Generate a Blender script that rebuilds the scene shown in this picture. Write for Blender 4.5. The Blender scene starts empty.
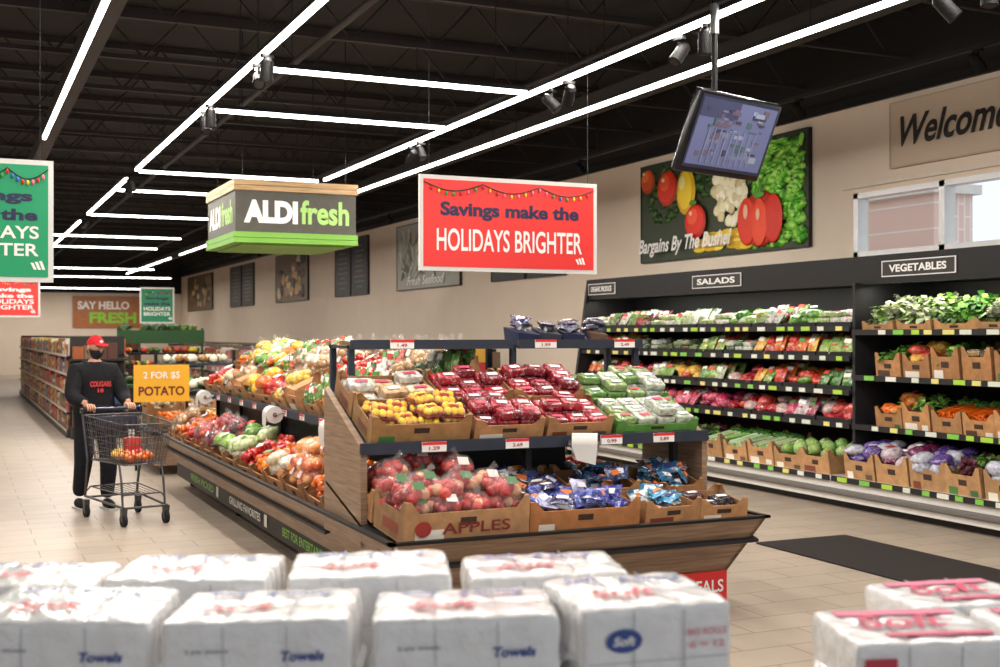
import bpy, math, random
from mathutils import Vector, Matrix
R=random.Random(11)
sc=bpy.context.scene
try:
    sc.view_settings.view_transform='Standard'
except Exception: pass
def C(r,g,b): return (r/255,g/255,b/255)
def lin(c): return tuple((x/12.92) if x<=.04045 else ((x+.055)/1.055)**2.4 for x in c)
# ---------------------------------------------------------------- materials
def base(name):
    m=bpy.data.materials.new(name); m.use_nodes=True
    nt=m.node_tree; return m,nt,nt.nodes['Principled BSDF']
def vcm(name,rough=.6,amt=.15,scale=30,bump=0,metal=0,coat=0,spec=.5,glint=0,alpha=1):
    m,nt,p=base(name); N=nt.nodes; L=nt.links
    a=N.new('ShaderNodeAttribute'); a.attribute_name='Col'
    tc=N.new('ShaderNodeTexCoord'); no=N.new('ShaderNodeTexNoise'); no.inputs['Scale'].default_value=scale; no.inputs['Detail'].default_value=3
    L.new(tc.outputs['Object'],no.inputs['Vector'])
    mr=N.new('ShaderNodeMapRange'); mr.inputs[1].default_value=.3; mr.inputs[2].default_value=.7
    mr.inputs[3].default_value=1-amt; mr.inputs[4].default_value=1+amt*.4
    L.new(no.outputs['Fac'],mr.inputs[0])
    mx=N.new('ShaderNodeMixRGB'); mx.blend_type='MULTIPLY'; mx.inputs[0].default_value=1
    L.new(a.outputs['Color'],mx.inputs[1]); L.new(mr.outputs[0],mx.inputs[2]); out=mx.outputs[0]
    if glint:  # pale noise flecks paint crinkle highlights into the base colour
        n2=N.new('ShaderNodeTexNoise'); n2.inputs['Scale'].default_value=scale*1.3; n2.inputs['Detail'].default_value=5; n2.inputs['Distortion'].default_value=1.5
        L.new(tc.outputs['Object'],n2.inputs['Vector'])
        r2=N.new('ShaderNodeMapRange'); r2.inputs[1].default_value=.56; r2.inputs[2].default_value=.68; r2.inputs[3].default_value=0; r2.inputs[4].default_value=glint
        L.new(n2.outputs['Fac'],r2.inputs[0])
        m3=N.new('ShaderNodeMixRGB'); L.new(r2.outputs[0],m3.inputs[0]); L.new(out,m3.inputs[1]); m3.inputs[2].default_value=(.72,.72,.68,1); out=m3.outputs[0]
    L.new(out,p.inputs['Base Color'])
    p.inputs['Roughness'].default_value=rough; p.inputs['Metallic'].default_value=metal
    p.inputs['Coat Weight'].default_value=coat; p.inputs['Specular IOR Level'].default_value=spec
    p.inputs['Alpha'].default_value=alpha
    if bump:
        b=N.new('ShaderNodeBump'); b.inputs['Strength'].default_value=bump; b.inputs['Distance'].default_value=.02
        L.new(no.outputs['Fac'],b.inputs['Height']); L.new(b.outputs[0],p.inputs['Normal'])
    return m
MAT=vcm('matte_paint',.65,.06,12)
PRINT=vcm('printed_panel',.5,.03,5)
CARD=vcm('corrugated_cardboard',.8,.25,14,.1)
VEG=vcm('produce_skin',.38,.3,45,.1)
FILM=vcm('plastic_film',.2,.25,35,.5,coat=.4)
CLEAR=vcm('clear_bag_film',.12,.1,30,.9,coat=.5,spec=.8,alpha=.09)
BAGM=vcm('printed_glint_bag_film',.22,.5,28,.6,coat=.4,glint=.5)  # bag colour with painted film glints mixed in
TOW=vcm('tissue_wrap_film',.2,.06,22,.55,coat=.6)
LEAF=vcm('leaf',.55,.4,50,.4)
METAL=vcm('brushed_metal',.35,.1,20,0,metal=.8)
BLK=vcm('black_powder_coat',.5,.15,10,spec=.3)
CLOTH=vcm('cloth',.85,.3,30,.3,spec=.2)
SKIN=vcm('skin',.5,.08,20)
RUB=vcm('rubber',.7,.2,60,.2,spec=.2)
GLOSS=vcm('glossy_plastic',.2,.05,10)
def woodm(name,c1,c2,rough=.45):
    m,nt,p=base(name); N=nt.nodes; L=nt.links
    tc=N.new('ShaderNodeTexCoord'); mp=N.new('ShaderNodeMapping'); mp.inputs['Scale'].default_value=(1.6,1.6,28)
    no=N.new('ShaderNodeTexNoise'); no.inputs['Scale'].default_value=2; no.inputs['Detail'].default_value=8; no.inputs['Distortion'].default_value=.4
    L.new(tc.outputs['Object'],mp.inputs[0]); L.new(mp.outputs[0],no.inputs['Vector'])
    cr=N.new('ShaderNodeValToRGB'); cr.color_ramp.elements[0].color=(*lin(c1),1); cr.color_ramp.elements[1].color=(*lin(c2),1)
    cr.color_ramp.elements[0].position=.3; cr.color_ramp.elements[1].position=.72
    L.new(no.outputs['Fac'],cr.inputs[0]); L.new(cr.outputs[0],p.inputs['Base Color']); p.inputs['Roughness'].default_value=rough
    return m
WOOD=woodm('walnut_laminate',C(116,92,72),C(162,134,108))
PINE=woodm('pine_boards',C(156,122,78),C(205,170,122))
OAK=woodm('stained_boards',C(140,82,44),C(200,126,74))
def emit(name,c,s):
    m,nt,p=base(name); p.inputs['Base Color'].default_value=(*lin(c),1)
    p.inputs['Emission Color'].default_value=(*lin(c),1); p.inputs['Emission Strength'].default_value=s; return m
TUBE=emit('led_diffuser',C(255,250,240),9)
def floorm():
    m,nt,p=base('floor_tile'); N=nt.nodes; L=nt.links
    tc=N.new('ShaderNodeTexCoord'); br=N.new('ShaderNodeTexBrick'); br.offset=0.5
    br.inputs['Scale'].default_value=1; br.inputs['Brick Width'].default_value=.61; br.inputs['Row Height'].default_value=.305
    br.inputs['Mortar Size'].default_value=.005; br.inputs['Mortar Smooth'].default_value=.2
    br.inputs['Color1'].default_value=(*lin(C(170,155,140)),1); br.inputs['Color2'].default_value=(*lin(C(161,147,132)),1)
    br.inputs['Mortar'].default_value=(*lin(C(112,98,86)),1)
    L.new(tc.outputs['Object'],br.inputs['Vector'])
    no=N.new('ShaderNodeTexNoise'); no.inputs['Scale'].default_value=2.5; no.inputs['Detail'].default_value=6
    L.new(tc.outputs['Object'],no.inputs['Vector'])
    mr=N.new('ShaderNodeMapRange'); mr.inputs[1].default_value=.3; mr.inputs[2].default_value=.7; mr.inputs[3].default_value=.88; mr.inputs[4].default_value=1.05
    L.new(no.outputs['Fac'],mr.inputs[0])
    mx=N.new('ShaderNodeMixRGB'); mx.blend_type='MULTIPLY'; mx.inputs[0].default_value=1
    L.new(br.outputs['Color'],mx.inputs[1]); L.new(mr.outputs[0],mx.inputs[2]); L.new(mx.outputs[0],p.inputs['Base Color'])
    p.inputs['Roughness'].default_value=.38; p.inputs['Specular IOR Level'].default_value=.35
    return m
def brickm():
    m,nt,p=base('brick'); N=nt.nodes; L=nt.links
    tc=N.new('ShaderNodeTexCoord'); mp=N.new('ShaderNodeMapping'); mp.inputs['Rotation'].default_value=(math.radians(90),0,math.radians(90))
    br=N.new('ShaderNodeTexBrick'); br.inputs['Scale'].default_value=1; br.inputs['Brick Width'].default_value=.4; br.inputs['Row Height'].default_value=.13
    br.inputs['Mortar Size'].default_value=.012
    br.inputs['Color1'].default_value=(*lin(C(246,216,204)),1); br.inputs['Color2'].default_value=(*lin(C(240,204,192)),1); br.inputs['Mortar'].default_value=(*lin(C(252,244,240)),1)
    L.new(tc.outputs['Object'],mp.inputs[0]); L.new(mp.outputs[0],br.inputs['Vector']); L.new(br.outputs['Color'],p.inputs['Base Color']); p.inputs['Roughness'].default_value=.9
    return m
def simple(name,c,rough=.8,amt=.06,scale=1.5):
    m,nt,p=base(name); N=nt.nodes; L=nt.links
    tc=N.new('ShaderNodeTexCoord'); no=N.new('ShaderNodeTexNoise'); no.inputs['Scale'].default_value=scale; no.inputs['Detail'].default_value=4
    L.new(tc.outputs['Object'],no.inputs['Vector'])
    cr=N.new('ShaderNodeValToRGB'); l=lin(c); cr.color_ramp.elements[0].color=(*[x*(1-amt) for x in l],1); cr.color_ramp.elements[1].color=(*[min(1,x*(1+amt)) for x in l],1)
    L.new(no.outputs['Fac'],cr.inputs[0]); L.new(cr.outputs[0],p.inputs['Base Color']); p.inputs['Roughness'].default_value=rough
    return m
FLOOR=floorm(); BRICK=brickm(); WALL=simple('wall_paint',C(226,210,192)); CEIL=simple('ceiling_black',C(20,16,15),.9,.3,3)
JOIST=simple('joist_paint',C(36,28,26),.7,.2,3)
# ---------------------------------------------------------------- geometry
import bmesh
def ico(n):
    bm=bmesh.new(); bmesh.ops.create_icosphere(bm,subdivisions=n,radius=1)
    bm.verts.index_update()
    r=([v.co.copy() for v in bm.verts],[tuple(v.index for v in f.verts) for f in bm.faces]); bm.free(); return r
ICO={1:ico(1),2:ico(2),3:ico(3),4:ico(4)}
_tc={}
def textgeo(body,bold=0,shear=0):
    k=(body,bold,shear)
    if k in _tc: return _tc[k]
    cu=bpy.data.curves.new('t','FONT'); cu.body=body; cu.size=1; cu.offset=bold; cu.shear=shear; cu.resolution_u=4
    ob=bpy.data.objects.new('t',cu); sc.collection.objects.link(ob)
    dg=bpy.context.evaluated_depsgraph_get(); me=bpy.data.meshes.new_from_object(ob.evaluated_get(dg))
    vs=[v.co.copy() for v in me.vertices]; fs=[tuple(p.vertices) for p in me.polygons]
    bpy.data.objects.remove(ob); bpy.data.curves.remove(cu); bpy.data.meshes.remove(me)
    x0=min(v.x for v in vs);x1=max(v.x for v in vs);y0=min(v.y for v in vs);y1=max(v.y for v in vs)
    vs=[((v.x-(x0+x1)/2)/(x1-x0),(v.y-(y0+y1)/2)/(y1-y0),0) for v in vs]
    _tc[k]=(vs,fs,(x1-x0)/(y1-y0)); return _tc[k]
def T(x,y,z): return Matrix.Translation((x,y,z))
def Rz(a): return Matrix.Rotation(math.radians(a),4,'Z')
def Rx(a): return Matrix.Rotation(math.radians(a),4,'X')
def Ry(a): return Matrix.Rotation(math.radians(a),4,'Y')
def S(x,y,z): return Matrix.Diagonal((x,y,z,1))
def F(o,u,up):
    u=Vector(u).normalized(); up=Vector(up).normalized(); n=u.cross(up)
    return Matrix(((u.x,up.x,n.x,o[0]),(u.y,up.y,n.y,o[1]),(u.z,up.z,n.z,o[2]),(0,0,0,1)))
class MB:
    def __init__(s): s.v=[];s.f=[];s.mi=[];s.c=[];s.sm=[];s.mats=[];s.M=Matrix()
    def add(s,vs,fs,mat,col,M=None,smooth=False):
        M=s.M@M if M is not None else s.M
        o=len(s.v); s.v.extend([tuple(M@Vector(v)) for v in vs])
        if mat not in s.mats: s.mats.append(mat)
        k=s.mats.index(mat)
        pal=isinstance(col,list); fn=callable(col)
        lc=None if (pal or fn) else lin(col)
        if pal: pl=[lin(c) for c in col]
        for f in fs:
            s.f.append(tuple(o+i for i in f)); s.mi.append(k); s.sm.append(smooth)
            if pal: s.c.append(R.choice(pl))
            elif fn:
                c=Vector((0,0,0))
                for i in f: c+=Vector(vs[i])
                s.c.append(lin(col(c/len(f))))
            else: s.c.append(lc)
    def box(s,a,b,mat=MAT,col=(.5,.5,.5),M=None):
        x0,y0,z0=a;x1,y1,z1=b
        vs=[(x0,y0,z0),(x1,y0,z0),(x1,y1,z0),(x0,y1,z0),(x0,y0,z1),(x1,y0,z1),(x1,y1,z1),(x0,y1,z1)]
        s.hexa(vs,mat,col,M)
    def hexa(s,vs,mat,col,M=None):
        s.add(vs,[(0,3,2,1),(4,5,6,7),(0,1,5,4),(1,2,6,5),(2,3,7,6),(3,0,4,7)],mat,col,M)
    def quad(s,vs,mat,col,M=None): s.add(vs,[tuple(range(len(vs)))],mat,col,M)
    def cyl(s,p0,p1,r0,r1=None,n=10,mat=MAT,col=(.5,.5,.5),M=None,smooth=True):
        if r1 is None: r1=r0
        p0=Vector(p0);p1=Vector(p1);d=(p1-p0).normalized(); a=d.orthogonal().normalized(); b=d.cross(a)
        vs=[];
        for p,r in((p0,r0),(p1,r1)):
            for i in range(n):
                t=2*math.pi*i/n; vs.append(p+a*math.cos(t)*r+b*math.sin(t)*r)
        s.add(vs,[(i,(i+1)%n,n+(i+1)%n,n+i) for i in range(n)],mat,col,M,smooth)
        s.add(vs,[tuple(range(n))[::-1],tuple(range(n,2*n))],mat,col,M)
    def tube(s,pts,r,n=6,mat=MAT,col=(.5,.5,.5),M=None):
        for a,b in zip(pts[:-1],pts[1:]): s.cyl(a,b,r,r,n,mat,col,M)
    def sph(s,c,r,lvl=1,mat=VEG,col=(.5,.5,.5),M=None,jit=0,smooth=True,rot=None):
        if not isinstance(r,(tuple,list)): r=(r,r,r)
        V,Fc=ICO[lvl]
        L=T(*c)@(rot if rot is not None else Matrix())@S(*r)
        if jit: V=[v*(1+R.uniform(-jit,jit)) for v in V]
        s.add(V,Fc,mat,col,(M@L) if M is not None else L,smooth)
    def rbox(s,c,h,r,n=(2,2,2),mat=MAT,col=(.5,.5,.5),M=None,deform=None):
        def cs(hh,k):
            r_=min(r,hh*.99); l=[-hh,-hh+.4*r_,-hh+r_]
            w=hh-r_
            for i in range(1,k): l.append(-w+2*w*i/k)
            return l+[hh-r_,hh-.4*r_,hh]
        X=cs(h[0],n[0]);Y=cs(h[1],n[1]);Z=cs(h[2],n[2]); vs=[];fs=[];idx={}
        def g(x,y,z):
            k=(round(x,6),round(y,6),round(z,6))
            if k not in idx:
                p=Vector((x,y,z)); q=Vector([max(-(hh-min(r,hh*.99)),min(hh-min(r,hh*.99),t)) for t,hh in zip(p,h)])
                d=p-q; p=q+d.normalized()*min(r,min(h)*.99) if d.length>0 else p
                if deform: p=deform(p)
                idx[k]=len(vs); vs.append(tuple(p))
            return idx[k]
        for (A,B,fn) in((X,Y,lambda a,b:[(a,b,-h[2]),(a,b,h[2])]),(Y,Z,lambda a,b:[(-h[0],a,b),(h[0],a,b)]),(Z,X,lambda a,b:[(b,-h[1],a),(b,h[1],a)])):
            for i in range(len(A)-1):
                for j in range(len(B)-1):
                    q=[fn(A[i],B[j]),fn(A[i+1],B[j]),fn(A[i+1],B[j+1]),fn(A[i],B[j+1])]
                    fs.append(tuple(g(*t[0]) for t in q)[::-1]); fs.append(tuple(g(*t[1]) for t in q))
        L=T(*c); s.add(vs,fs,mat,col,(M@L) if M is not None else L,True)
    def text(s,body,Fm,cx,cy,h,col,w=None,bold=.02,shear=0,z=.004,mat=PRINT):
        vs,fs,asp=textgeo(body,bold,shear)
        if w is None: w=h*asp
        s.add(vs,fs,mat,col,Fm@T(cx,cy,z)@S(w,h,1))
    def ell(s,Fm,cx,cy,rx,ry,col,z=.004,mat=PRINT,n=28):
        s.add([(math.cos(i*2*math.pi/n)*rx,math.sin(i*2*math.pi/n)*ry,0) for i in range(n)],[tuple(range(n))],mat,col,Fm@T(cx,cy,z))
    def build(s,name,parent=None):
        me=bpy.data.meshes.new(name); me.from_pydata(s.v,[],s.f)
        for m in s.mats: me.materials.append(m)
        me.polygons.foreach_set('material_index',s.mi); me.polygons.foreach_set('use_smooth',s.sm)
        at=me.color_attributes.new('Col','FLOAT_COLOR','CORNER'); arr=[]
        for f,c in zip(s.f,s.c): arr.extend((c[0],c[1],c[2],1.0)*len(f))
        at.data.foreach_set('color',arr); me.update()
        ob=bpy.data.objects.new(name,me); sc.collection.objects.link(ob)
        if parent: ob.parent=parent
        return ob
def skin(vs,es,rs,sub=2):
    me=bpy.data.meshes.new('t'); me.from_pydata([tuple(v) for v in vs],es,[]); ob=bpy.data.objects.new('t',me); sc.collection.objects.link(ob)
    md=ob.modifiers.new('s','SKIN'); md.use_smooth_shade=True
    for i,r in enumerate(rs):
        d=me.skin_vertices[0].data[i]; d.radius=(r,r) if not isinstance(r,tuple) else r; d.use_root=(i==0)
    m2=ob.modifiers.new('b','SUBSURF'); m2.levels=sub; m2.render_levels=sub
    dg=bpy.context.evaluated_depsgraph_get(); dg.update(); e=bpy.data.meshes.new_from_object(ob.evaluated_get(dg))
    r=([v.co.copy() for v in e.vertices],[tuple(p.vertices) for p in e.polygons])
    bpy.data.objects.remove(ob); bpy.data.meshes.remove(me); bpy.data.meshes.remove(e); return r
BLACK=C(16,15,16); WHITE=C(240,238,234); CB=C(184,134,88); RED=C(214,40,38)
# ---------------------------------------------------------------- room
b=MB(); b.box((-10,-5,-.1),(9.6,56.2,0),FLOOR); b.build('floor')
b=MB(); b.box((-10,-5,5.3),(9.6,56.2,5.4),CEIL)
b.build('ceiling')
WX=9.4; wy0,wy1,wz0,wz1=5.0,10.85,2.63,3.36
b=MB()
b.box((WX,-5,0),(WX+.2,wy0,4.41),WALL); b.box((WX,wy1,0),(WX+.2,56.2,4.41),WALL)
b.box((WX,wy0,0),(WX+.2,wy1,wz0),WALL); b.box((WX,wy0,wz1),(WX+.2,wy1,4.41),WALL)
b.box((WX,-5,4.41),(WX+.2,56.2,5.3),CEIL)
b.build('wall_right')
b=MB(); b.box((-10,56,0),(9.4,56.2,3.6),WALL); b.box((-10,56,3.6),(9.4,56.2,5.3),CEIL); b.build('wall_back')
b=MB(); b.box((-10.2,-5,0),(-10,56.2,4.41),WALL); b.box((-10.2,-5,4.41),(-10,56.2,5.3),CEIL); b.build('wall_left')
b=MB(); b.box((WX-.05,-5,4.36),(WX-.001,55.9,4.46),BLK,BLACK); b.build('trim_1')
b=MB(); b.box((WX-.04,4.9,wz1+.06),(WX-.001,11.05,wz1+.12),MAT,C(225,212,196)); b.build('trim_2')
# window
b=MB(); fc=C(236,236,236)
def wf(y0,y1,z0,z1): b.box((WX-.03,y0,z0),(WX+.12,y1,z1),GLOSS,fc)
wf(wy0,wy1,wz0,wz0+.06); wf(wy0,wy1,wz1-.06,wz1); wf(wy1-.07,wy1,wz0,wz1); wf(wy0,wy0+.07,wz0,wz1)
for y in(9.5,8.1,6.6): wf(y-.04,y+.04,wz0,wz1)
b.build('window_1')
b=MB(); b.box((13.8,14.15,-.1),(14.6,23,3.95),BRICK); b.box((13.7,14.05,3.95),(14.7,23,4.1),MAT,C(235,230,225)); b.build('exterior_brick_building')
b=MB(); b.box((9.7,-20,-.3),(40,60,-.15),MAT,C(150,150,150)); b.build('parking_lot_ground')
# joists
b=MB()
y=1.2
while y<55.5:
    b.box((-9.9,y-.03,5.22),(9.35,y+.03,5.29),JOIST); b.box((-9.9,y-.03,4.72),(9.35,y+.03,4.77),JOIST)
    x=-9.6 if y>20 else -4
    up=False
    while x<9:
        b.cyl((x,y,4.75 if up else 5.25),(x+.45,y,5.25 if up else 4.75),.014,None,4,JOIST); x+=.45; up=not up
    y+=1.75
for x in(-6.5,1.2,7.2): b.box((x-.09,-4,4.5),(x+.09,55.8,4.72),JOIST)
for x in(3.3,6.1,-1.): b.cyl((x,-4,4.66),(x,55,4.66),.035,None,8,JOIST)
b.build('ceiling_joists')
# ---------------------------------------------------------------- linear lights
LZ=3.9
def linlight(p0,p1,W=16):
    p0=Vector(p0);p1=Vector(p1); d=p1-p0; L=d.length; ang=math.atan2(d.y,d.x)
    b=MB(); M=T(*((p0+p1)/2))@Matrix.Rotation(ang,4,'Z')
    b.M=M
    b.box((-L/2,-.018,-.02),(L/2,.018,.016),TUBE,WHITE); b.box((-L/2,-.022,.016),(L/2,.022,.05),BLK,BLACK)
    for t in(-L/2+.3,L/2-.3): b.cyl((t,0,.05),(t,0,.8),.004,None,4,BLK,BLACK)
    ob=b.build('linear_ceiling_light')
    la=bpy.data.lights.new('led_strip','AREA'); la.shape='RECTANGLE'; la.size=L; la.size_y=.035; la.energy=W*L; la.color=(1,.93,.85)
    lo=bpy.data.objects.new('led_strip',la); sc.collection.objects.link(lo); lo.matrix_world=T(*((p0+p1)/2-Vector((0,0,.024))))@Matrix.Rotation(ang,4,'Z'); 
    lo.parent=ob
def run(x,segs):
    for a,c in segs: linlight((x,a,LZ),(x,c,LZ))
run(.88,[(3.5,8.5),(8.52,14),(17,24)])
run(2.145,[(2.5,9.6),(9.62,16.2),(17.2,22.5),(24,31)])
run(4.67,[(1.5,8.6),(8.62,16.2),(17,22.5)])
run(5.5,[(1,6.5),(6.52,12),(12.02,17.5),(25,33),(34.5,44)])
run(-2,[(4,14),(16,26)]); run(-5.5,[(4,14),(16,26),(30,44)])
for y in(9.62,11.6,16.35,18.6,22.6): linlight((2.2,y,LZ),(4.62,y,LZ))
for y in(27.5,31,): linlight((1.0,y,LZ),(4.6,y,LZ))
linlight((3.,47,LZ),(7.5,47,LZ),22); linlight((1.5,41,LZ),(6.0,41,LZ),20); linlight((-6,50,LZ),(-1,50,LZ)); linlight((0,53.3,LZ-.2),(7.5,53.3,LZ-.2),24)
def spot(x,y,z,aim,rz,name='track_spotlight'):
    b=MB(); b.M=T(x,y,z)@Rz(rz)@S(.85,.85,.85)
    b.box((-.06,-.02,-.03),(.06,.02,0),RUB,BLACK); b.cyl((0,0,-.03),(0,0,-.1),.012,None,8,RUB,BLACK)
    b.M=b.M@T(0,0,-.15)@Rx(aim)
    b.cyl((0,0,.09),(0,0,-.09),.055,.06,14,RUB,BLACK); b.cyl((0,0,.12),(0,0,.09),.035,.055,12,RUB,BLACK); b.cyl((0,0,-.085),(0,0,-.092),.045,.045,12,RUB,C(60,56,52))
    b.build(name)
for x,y in((2.145,9.0),(2.145,11.2),(2.145,16.7),(2.145,23),(4.67,8.9),(4.67,12.4),(4.67,16.6),(5.5,5.2),(4.67,6.9)):
    spot(x+.0,y,LZ-.03,R.uniform(-50,50),R.uniform(0,360)); spot(x+.02,y+.35,LZ-.03,R.uniform(20,60),R.uniform(0,360))
b=MB(); b.box((8.3,4,4.3),(8.34,40,4.34),BLK,BLACK)
for y in(5,15,25,35): b.cyl((8.32,y,4.34),(8.32,y,5.3),.01,None,6,BLK,BLACK)
b.build('lighting_track')
for y in(6,8,10.5,12.5,15.5,18,21,24,28,32,36): spot(8.32,y,4.3,-45,90)
for (sx,sy,tx,ty,tz,e) in((5.5,11.8,9.35,12.9,3.5,110),(5.5,12.8,9.35,14.3,3.5,110),(5.5,7.5,9.35,9.2,3.8,70),(5.5,22,9.35,24.5,3.5,110)):  # added fill spots without fittings, brightening the wall pictures and welcome sign
    sl=bpy.data.lights.new('picture_fill','SPOT'); sl.energy=e; sl.spot_size=math.radians(42); sl.spot_blend=1; sl.shadow_soft_size=.06; sl.color=(1,.95,.88)
    so=bpy.data.objects.new('added_picture_fill',sl); sc.collection.objects.link(so); so.location=(sx,sy,3.72)
    so.rotation_euler=(Vector((tx,ty,tz))-Vector((sx,sy,3.72))).to_track_quat('-Z','Y').to_euler()
# ---------------------------------------------------------------- wall pictures
def wallF(yc,zc,off=.05): return F((WX-off,yc,zc),(0,-1,0),(0,0,1))
def panel(b,Fm,w,h,col,frame=None,t=.045):
    b.box((-w/2,-h/2,-t),(w/2,h/2,0),PRINT,col,Fm)
    if frame: 
        for a,c in(((-w/2-.02,-h/2-.02),(w/2+.02,-h/2)),((-w/2-.02,h/2),(w/2+.02,h/2+.02)),((-w/2-.02,-h/2),(-w/2,h/2)),((w/2,-h/2),(w/2+.02,h/2))):
            b.box((a[0],a[1],-t),(c[0],c[1],.01),PRINT,frame,Fm)
b=MB(); Fm=wallF(13.55,3.53); W,Hh=3.85,1.4; panel(b,Fm,W,Hh,C(44,56,30),C(20,20,18))
def disc(u,v,r,col,z=.006,ry=None,jit=0,lvl=3,mat=PRINT):
    x=(u-.5)*W; y=(.5-v)*Hh; ry=ry or r; x=max(-W/2+r,min(W/2-r,x)); y=max(-Hh/2+ry,min(Hh/2-ry,y))
    b.sph((x,y,z),(r,ry,.014),lvl,mat,col,Fm,jit)
LG=[C(110,205,50),C(150,230,80),C(70,165,36),C(180,240,110)]
for i in range(60):
    disc(R.uniform(.03,.7),R.uniform(.05,.6),R.uniform(.06,.14),[C(50,84,34),C(66,104,40),C(40,66,28)],.003,R.uniform(.04,.1),.25,1)
for i in range(230):
    u=R.uniform(.72,.98);v=R.uniform(.03,.97); disc(u,v,R.uniform(.05,.16),LG,R.uniform(.006,.012),R.uniform(.03,.1),.25,1)
for i in range(36): disc(R.uniform(.45,.74),R.uniform(.03,.2),R.uniform(.07,.14),[C(60,140,36),C(110,180,60)],.006,.05,.25,1)
for i in range(30): disc(R.uniform(.4,.68),R.uniform(.8,.95),.15,R.choice([C(240,205,50),C(225,180,40),C(250,225,100)]),R.uniform(.012,.02),.05)
def tomato(u,v,r,c1,c2,z):
    disc(u,v,r,tuple(x*.8 for x in c1),z,r*.96); disc(u-.004,v-.01,r*.9,c1,z+.004,r*.84); disc(u-.012,v-.05,r*.55,c2,z+.009,r*.5); disc(u-.02,v-.09,r*.14,C(255,225,200),z+.024,r*.12)
tomato(.05,.16,.19,C(224,84,30),C(246,124,60),.01); tomato(.19,.27,.27,C(230,52,24),C(250,94,50),.016); 
disc(.32,.34,.24,C(222,176,26),.028,.33); disc(.315,.33,.19,C(250,214,50),.034,.27); disc(.30,.25,.09,C(254,238,150),.042,.1); disc(.34,.08,.05,C(90,150,40),.04,.08)
tomato(.385,.66,.26,C(230,44,22),C(250,86,50),.04); disc(.38,.47,.09,C(80,140,40),.066,.04)
for i in range(110):
    a=R.uniform(0,6.28);r=R.uniform(0,1)**.6*.1; disc(.6+r*math.cos(a),.40+r*3.2*math.sin(a),.085,R.choice([C(245,240,205),C(252,248,224),C(236,226,186),C(222,208,160)]),R.uniform(.03,.045),None,.12,2)
for uu,vv,rr,cc,zz,ry in((.77,.72,.38,C(190,28,14),.05,.36),(.70,.73,.2,C(232,56,24),.06,.31),(.84,.73,.2,C(222,44,20),.06,.31),(.77,.75,.17,C(244,76,38),.066,.31),(.70,.64,.05,C(254,190,160),.078,.1),(.77,.68,.04,C(254,190,160),.084,.08),(.77,.5,.12,C(90,160,50),.075,.05),(.78,.43,.025,C(80,140,40),.08,.1)): disc(uu,vv,rr,cc,zz,ry)
b.text('Bargains By The Bushel',Fm,-.68,-.52,.27,WHITE,2.35,.025,.35,.1)
b.build('vegetable_wall_picture')
def poster(name,y0,y1,kind):
    b=MB(); w=abs(y1-y0); Fm=wallF((y0+y1)/2,3.5); 
    if kind=='board':
        for k in(-1,1):
            F2=Fm@T(k*w*.26,0,0); panel(b,F2,w*.48,1.45,C(30,28,30),C(20,20,20))
            for j in range(9): 
                ww=R.uniform(.3,.8)*w*.2; b.box((-ww,.5-j*.13,0),(ww,.53-j*.13,.006),PRINT,C(120,116,110) if j%3 else C(150,110,50),F2)
    elif kind=='circle':
        panel(b,Fm,w,1.45,C(110,90,66),C(30,30,30))
        for i in range(30): b.sph((R.uniform(-.42,.42)*w,R.uniform(-.5,.5),.01),(R.uniform(.15,.4),R.uniform(.1,.22),.012),2,PRINT,R.choice([C(225,200,160),C(120,80,50),C(60,50,40),C(200,160,100),C(170,130,90)]),Fm)
    else:
        panel(b,Fm,w,1.45,C(170,170,160),C(30,30,30))
        for i in range(120): b.box((0,-.15,0),(.05,.15,.006),PRINT,R.choice([C(110,120,115),C(225,225,215),C(150,140,120),C(80,92,92),C(196,180,150)]),Fm@T(R.uniform(-.43,.43)*w,R.uniform(-.4,.5),.002+i*.0002)@Rz(R.uniform(-70,70)))
        b.text('Fresh Seafood',Fm,0,-.55,.2,WHITE,w*.6,.02,.3,.04)
    b.build(name)
poster('seafood_wall_picture',26.4,22.6,'x'); poster('menu_board',31.4,28.6,'board'); poster('bakery_wall_picture',38,34.2,'circle'); poster('menu_board',45,41.2,'board'); poster('bakery_wall_picture',54,48.5,'circle'); poster('menu_board',21,18,'board')
b=MB(); Fm=wallF(8.92,3.93); panel(b,Fm,2.6,.68,C(198,178,156),C(186,166,144))
b.text('Welcome',Fm,-.40,.02,.33,C(35,30,30),1.5,.022,.35,.01)
for t in(0,1): b.box((.6,-.15+t*.2,.0),(1.2,-.13+t*.2,.01),PRINT,C(35,30,30),Fm)
b.build('welcome_sign')
b=MB(); Fm=F((6.2,55.93,2.75),(1,0,0),(0,0,1)); b.box((-1.5,-.7,-.05),(1.5,.7,0),OAK,WHITE,Fm); b.text('SAY HELLO',Fm,-.2,.3,.36,WHITE,2.2,.04); b.text('FRESH',Fm,.2,-.25,.5,C(140,210,60),2.0,.04); b.build('wood_wall_sign')
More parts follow.
